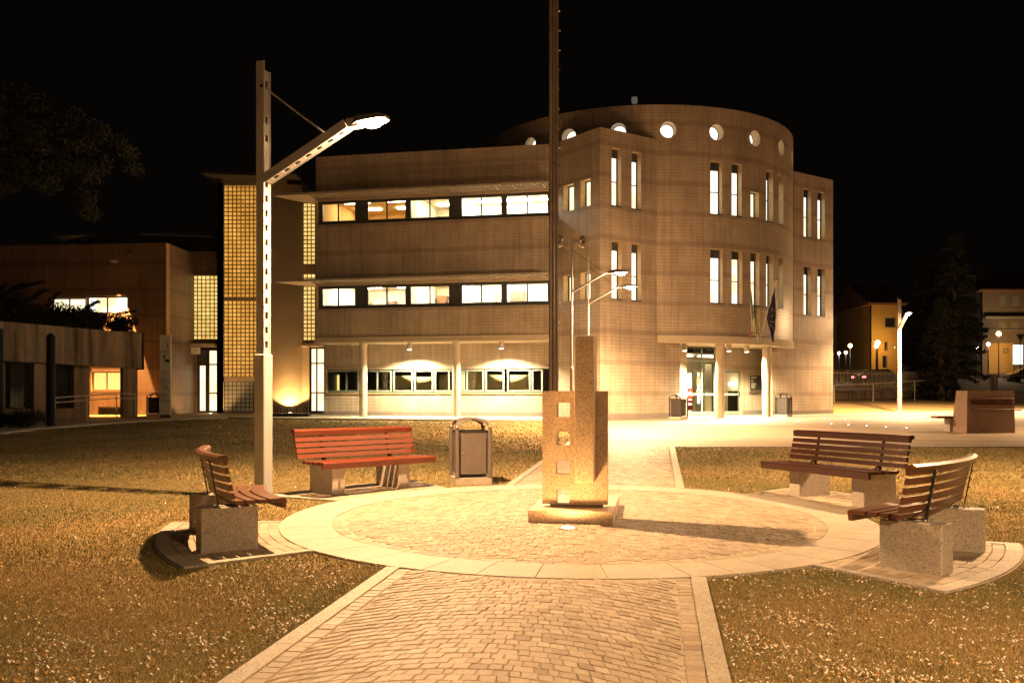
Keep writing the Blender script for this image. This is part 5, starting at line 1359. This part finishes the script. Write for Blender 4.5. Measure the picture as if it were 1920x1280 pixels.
# the big tree at the left whose drooping branches reach into view
base = Vector((-13.5, 18.5, gz(-13.5, 18.5))); tr = thing('broadleaf_tree', 'tall dark tree with drooping leafy branches at the upper left', 'tree', base)
tb = MB(); tb.tube([(0, 0, -.2), (.1, 0, 2), (.3, .1, 4.5), (.3, 0, 8)], .32, 10, r2=.10); tb.build('trunk', M['bark'], tr)
rn = random.Random(17); cen = []; rad = []; tb = MB()
def pxl(u, v, d): return at_px(u, v, d)-base
tg = [(240, 262, 15.5), (205, 240, 16), (235, 320, 15.5), (190, 370, 15), (160, 300, 16), (110, 250, 15), (60, 225, 16), (30, 300, 15.5), (90, 330, 16), (140, 350, 15), (20, 260, 15), (70, 290, 15), (200, 290, 16), (0, 330, 15), (-60, 250, 16), (-90, 320, 16), (40, 350, 16)]
for u, v, d in tg:
    e = pxl(u, v, d); s = Vector((.3, 0, rn.uniform(4.5, 6.5))); m = s.lerp(e, .55)+Vector((0, 0, .8)); pp = [s, s.lerp(m, .5)+Vector((rn.uniform(-.3, .3), rn.uniform(-.3, .3), .35)), m, m.lerp(e, .5)+Vector((rn.uniform(-.1, .1), 0, .22)), e]
    tb.tube(pp, .05, 5, r2=.008)
    for k in range(9): q = k/8; b_ = m.lerp(e, q); cen.append(b_+Vector((rn.uniform(-.2, .2), rn.uniform(-.3, .3), rn.uniform(-.3, .1)))); rad.append(.34*(1-.5*q))
tb.build('limbs', M['black'], tr)
foliage('crown', [leafcloud(cen, rad, 24000, .036, 5, .8, droop=1.2)], tr)

# ------------------------------------------------------------------ beyond the plaza, right
sN = Vector((-.588, .809)); sE = Vector((.809, .588)); s00 = Vector((15.7, 45.2))
def bank(s, u): # point at perpendicular offset s seen at column u
    o = s00+sN*s; k = (u-U0)/F; q = (k*o.y-o.x)/(sE.x-k*sE.y); p = o+sE*q; return Vector((p.x, p.y, gz(p.x, p.y)))
fw_ = Flat(bank(9.5, 1500)[:2], bank(9.5, 1858)[:2])
fn = thing('railing_fence', 'long vertical bar railing fence on a low wall behind the plaza', 'fence', bank(9.5, 1700), world=True)
mb = MB(); n = 12
for i in range(n):
    a, b = fw_.L*i/n, fw_.L*(i+1)/n; p = fw_.at(a, 0, 0); q = fw_.at(b, 0, 0); za = gz(p.x, p.y)
    bar(mb, fw_, a, b, za-.4, 1.95+.01*i, 0, .25)
W(mb, 'low_wall', M['concrete'], fn)
mb = MB(); nb = int(fw_.L/.155); zb, zt2 = 2.0, 3.42
for i in range(nb): t = (i+.5)*fw_.L/nb; bar(mb, fw_, t-.018, t+.018, zb, zt2, .1, .13)
o = W(mb, 'bars', M['galv'], fn); o['kind'] = 'stuff'
mb = MB(); bar(mb, fw_, 0, fw_.L, 3.18, 3.23, .085, .098); bar(mb, fw_, 0, fw_.L, 2.1, 2.15, .085, .098); W(mb, 'rails', M['galv'], fn)
hr = thing('handrail', 'thin pale handrail climbing along the grass bank in front of the railing fence', 'handrail', bank(7, 1700), world=True)
hps = []
for u, vt, vb in ((1500, 724, 756), (1564, 722, 753), (1637, 719, 751), (1715, 714, 747), (1789, 709.5, 742), (1865, 706, 738), (1990, 700, 730)):
    p = bank(7.5, u); hps.append((at_px(u, vt, p.y), at_px(u, vb, p.y), p.z))
mb = MB(); mb.tube([a for a, b, z in hps], .03, 6); W(mb, 'rail', M['galv'], hr)
for a, b, z in hps: mb = MB(); mb.tube([Vector((a.x, a.y, z-.1)), a], .028, 6); W(mb, 'post', M['galv'], hr)
# dark conifer
def conifer(label, u, d, topv, wpx, seed, n=24000):
    x = (u-U0)/F*d; z0 = gz(x, d); top = H+(V0-topv)*d/F-z0; w_ = wpx/F*d; t = thing('conifer_tree', label, 'tree', (x, d, z0), group='dark trees beyond the railing fence')
    mb = MB(); mb.tube([(0, 0, -.2), (0, 0, top*.5), (0, 0, top*.97)], .25, 8, r2=.03); mb.build('trunk', M['bark'], t)
    rn = random.Random(seed); cen = []; rad = []; lb = MB()
    for k in range(150):
        h = rn.random()**.8; a = rn.uniform(0, 6.283); L_ = w_*(1-h)**.62*rn.uniform(.7, 1.08)+.15; z = top*(.06+.92*h)
        tip = Vector((math.cos(a)*L_, math.sin(a)*L_, z-.25*L_)); lb.tube([(0, 0, z), tip], .03, 4, r2=.006)
        for j in range(4): q = .35+.65*j/3; cen.append(Vector((0, 0, z)).lerp(tip, q)); rad.append(.42*(1.25-q*.7))
    lb.build('limbs', M['bark'], t); foliage('crown', [leafcloud(cen, rad, n, .10, seed, .45, droop=.5)], t)
conifer('very large dark conifer beside the pale house on the right', 1790, 66, 440, 66, 2, 34000)
conifer('large dark conifer just right of the distant lamp post', 1735, 70, 480, 48, 6)
conifer('shorter dark conifer between the lamp post and the taller tree', 1765, 64, 560, 45, 9)
# houses
def house(label, u0_, u1_, d0, d1, vt, mat, roofh, wins, ptype, vb=None, depth=9):
    a = Vector(((u0_-U0)/F*d0, d0)); b = Vector(((u1_-U0)/F*d1, d1)); Wl = Flat(a, b); zt = Wl.z((u0_+u1_)/2, vt)
    t = thing('house', label, 'house', (a.x, a.y, gz(a.x, a.y)), world=True); mb = MB(); hs = [(Wl.t(p), Wl.t(q), Wl.z((p+q)/2, s), Wl.z((p+q)/2, r)) for p, q, r, s, _ in wins]
    z0 = gz(a.x, a.y)-2
    panel(mb, Wl, 0, Wl.L, z0, zt, hs, dep=.15); A = Wl.at
    mb.poly([A(0, 0, z0), A(0, 0, zt), A(0, depth, zt), A(0, depth, z0)]); mb.poly([A(Wl.L, depth, z0), A(Wl.L, depth, zt), A(Wl.L, 0, zt), A(Wl.L, 0, z0)]); mb.poly([A(0, depth, z0), A(0, depth, zt), A(Wl.L, depth, zt), A(Wl.L, depth, z0)])
    W(mb, 'wall', [M[mat], M['frame']], t)
    for h, wi in zip(hs, wins): window(t, Wl, *h, .1, wi[4], 'shutter', fw=.08)
    mb = MB(); L_ = Wl.L; o = .5
    P = [A(-o, -o, zt), A(L_+o, -o, zt), A(L_+o, depth+o, zt), A(-o, depth+o, zt)]; r0, r1 = A(o if ptype else -o, depth/2, zt+roofh), A(L_-(o if ptype else -o), depth/2, zt+roofh)
    dn = Vector((0, 0, -.18))
    for q in ([P[0], P[1], r1, r0], [P[2], P[3], r0, r1], [P[1], P[2], r1], [P[3], P[0], r0]): mb.poly(q)
    for i in range(4): mb.poly([P[i]+dn, P[(i+1) % 4]+dn, P[(i+1) % 4], P[i]])
    mb.poly([p+dn for p in P][::-1]); rf = W(mb, 'roof', M['rooftile'], t)
    return t, Wl, rf, zt
hw, Wl, rf, zt = house('pale three storey house with grey shutters and a lit shop on the right edge', 1842, 1990, 104, 104, 543, 'beige', 2.4,
    [(1874, 1888, 554, 576, 'shutter'), (1897, 1911, 554, 576, 'shutter'), (1873, 1888, 604, 618, 'shutter'), (1896, 1911, 604, 618, 'shutter'), (1898, 1920, 645, 684, 'shop'), (1930, 1950, 645, 684, 'shop')], True)
mb = MB(); c = Wl.at(Wl.t(1861), 3, zt+1.4); mb.box(c+Vector((0, 0, .3)), (1.0, .8, 2.2)); mb.box(c+Vector((0, 0, 1.45)), (1.3, 1.1, .15)); W(mb, 'chimney', M['beige'], rf)
mb = MB(); bar(mb, Wl, 0, Wl.L, Wl.z(1880, 598), Wl.z(1880, 594), -.7, -.003); bar(mb, Wl, 0, Wl.L, Wl.z(1880, 619.5), Wl.z(1880, 617.8), -.35, -.003); W(mb, 'balcony_ledge', M['shutter'], hw)
mb = MB(); bar(mb, Wl, Wl.t(1852), Wl.t(1899), Wl.z(1880, 700), Wl.z(1880, 643), -.03, -.004); W(mb, 'rendered_ground_floor', M['yellow'], hw)
mb = MB(); c0_ = Wl.at(Wl.t(1885.5), -.06, Wl.z(1885, 657.5)); 
for dx_, dz_, sx_, sz_ in ((0, .22, .52, .07), (0, -.22, .52, .07), (-.23, 0, .07, .4), (.23, 0, .07, .4)): mb.box(c0_+Vector((dx_, 0, dz_)), (sx_, .03, sz_))
W(mb, 'square_sign', M['ink'], hw)
h2, Wl2, rf2, zt2_ = house('tall dark house with a sloping roof left of the distant lamp post', 1634, 1690, 84, 84, 568, 'yellow', 2.2,
    [(1659, 1680, 595, 614, 'dglass'), (1658, 1665, 640, 658, 'dglass'), (1675, 1681, 647, 655, 'w_yellow'), (1654, 1664, 666, 690, 'dglass')], False)
house('low dark building with a flat eave just right of the round building', 1556, 1616, 92, 92, 664, 'beige', .5, [(1595, 1612, 666, 690, 'dglass')], False)
house('unlit house mass behind the street lamps', 1500, 1632, 108, 108, 592, 'beige', 1.5, [(1583, 1592, 610, 626, 'dglass')], True)
house('yellow lit house front seen through the conifer branches', 1812, 1846, 112, 112, 618, 'yellow', 1.0, [(1822, 1838, 646, 660, 'shop')], False)
# street lamps far away
def far_lamp(label, u, v, d, r, e, mat='sodium', col=(1, .5, .12), globe='globe'):
    x = (u-U0)/F*d; z = H+(V0-v)*d/F; z0 = gz(x, d); t = thing('street_lamp', label, 'street lamp', (x, d, z0), group='globe street lamps in the background')
    mb = MB(); mb.lathe([(.07, -.2), (.05, z-z0-r*1.3), (.12, z-z0-r)], (0, 0, 0), 8); mb.build('pole', M['steel'], t)
    mb = MB(); mb.sphere((0, 0, z-z0), r, 8); g = mb.build('globe', M[mat], t)
    light('POINT', 'globe_lamp', (0, -r-.15, z-z0-.1), e, col, g, shadow_soft_size=.2)
far_lamp('orange glowing street lamp in front of the shop house', 1872.5, 625.5, 101, .24, 450)
far_lamp('orange street lamp at the tall dark house wall', 1645.5, 642.5, 82.8, .22, 110)
far_lamp('second orange street lamp low at the dark house wall', 1643, 649, 81.5, .16, 60)
far_lamp('orange street lamp nearest the round building', 1594, 648, 78, .16, 90)
far_lamp('small white lamp left of the orange lamp', 1586, 660.5, 77, .12, 60, 'whitebulb', (1, .85, .7))
far_lamp('small white lamp nearest the building corner', 1573, 662, 77, .12, 60, 'whitebulb', (1, .85, .7))
far_lamp('white lamp in front of the yellow shop wall', 1853, 645, 99, .18, 220, 'whitebulb', (1, .85, .7))
far_lamp('white lamp half hidden by the conifer', 1833, 652, 100, .14, 90, 'whitebulb', (1, .85, .7))
# cars
def car(label, x, y, rot, mat, tail=False):
    t = thing('parked_car', label, 'car', (x, y, gz(x, y)+.02), rot, 'cars on the road beyond'); mb = MB()
    prof = [(-2.0, .35), (-2.05, .62), (-1.95, .88), (-1.3, .95), (-.75, 1.38), (.65, 1.42), (1.35, .98), (2.0, .86), (2.1, .6), (2.05, .35)]
    rings = []
    for yy, k in ((-.82, .94), (-.74, 1), (.74, 1), (.82, .94)): rings.append([Vector((px*(.99 if k < 1 else 1), yy*(1 if pz_ < 1 else .82), .35+(pz_-.35)*k)) for px, pz_ in prof])
    mb.loft(rings); mb.build('body', mat, t)
    mb = MB()
    for s in (-1, 1): mb.poly([Vector(q) for q in ((-1.1, s*.775, .98), (-.68, s*.70, 1.32), (.58, s*.70, 1.34), (1.12, s*.775, .98))][::s])
    mb.poly([Vector(q) for q in ((1.33, -.6, 1.02), (1.33, .6, 1.02), (.72, .55, 1.38), (.72, -.55, 1.38))]); mb.poly([Vector(q) for q in ((-1.28, .6, .99), (-1.28, -.6, .99), (-.82, -.55, 1.36), (-.82, .55, 1.36))]); mb.build('windows', M['dglass'], t)
    for px in (-1.3, 1.3):
        for s in (-1, 1):
            mb = MB(); mb.tube([(px, s*.70, .32), (px, s*.86, .32)], .32, 14); wq = mb.build('wheel', M['tyre'], t); mb = MB(); mb.tube([(px, s*.85, .32), (px, s*.87, .32)], .19, 12); mb.build('rim', M['bolt'], wq)
    for s in (-1, 1):
        mb = MB(); mb.box((-2.03, s*.6, .78), (.06, .3, .13)); mb.build('tail_light', M['tail'] if tail else M['red'], t); mb = MB(); mb.box((2.06, s*.6, .70), (.05, .28, .13)); mb.build('headlight', M['whitebulb'] if tail else M['signw'], t)
    return t
car('ochre parked car in front of the lit shop', (1925-U0)/F*96, 96, R(176), M['carpaint'])
car('dark car with glowing tail lights passing behind the railing fence', (1645-U0)/F*74, 74, R(25), M['carpaint2'], True)
# triangular road sign and small young tree stakes near the handrail
x = (1913-U0)/F*92; sg = thing('road_sign', 'back of a dark triangular road sign on a post at the right edge', 'road sign', (x, 92, gz(x, 92)), group=None)
mb = MB(); mb.tube([(0, 0, -.2), (0, 0, 4.6)], .04, 6); mb.build('post', M['steel'], sg)
mb = MB(); mb.loft([[Vector((-.45, y_, 5.0)), Vector((.45, y_, 5.0)), Vector((0, y_, 4.25))] for y_ in (-.06, -.045)]); mb.build('plate', M['shutter'], sg)
for k, u in enumerate((1833, 1836.5)):
    p = bank(5.5, u); st = thing('tree_stake', 'thin brown wooden stake, the %s of the pair above the stone block' % ('left one' if k == 0 else 'right one'), 'stake', p, group='stakes on the bank')
    mb = MB(); mb.tube([(0, 0, -.2), (-.02+.04*k, 0, 2.4)], .035, 6, r2=.025); mb.build('pole', M['wood'], st)
st = bank(9.5, 1862); bp = thing('gate_pillar', 'short dark pillar ending the railing fence on the right', 'pillar', st)
mb = MB(); mb.bbox((0, 0, .7), (.5, .5, 1.9)); mb.bbox((0, 0, 1.69), (.6, .6, .1)); mb.build('pillar', M['concrete'], bp)

for o in bpy.data.objects:
    for k in ('_w', '_k'):
        if k in o: del o[k]
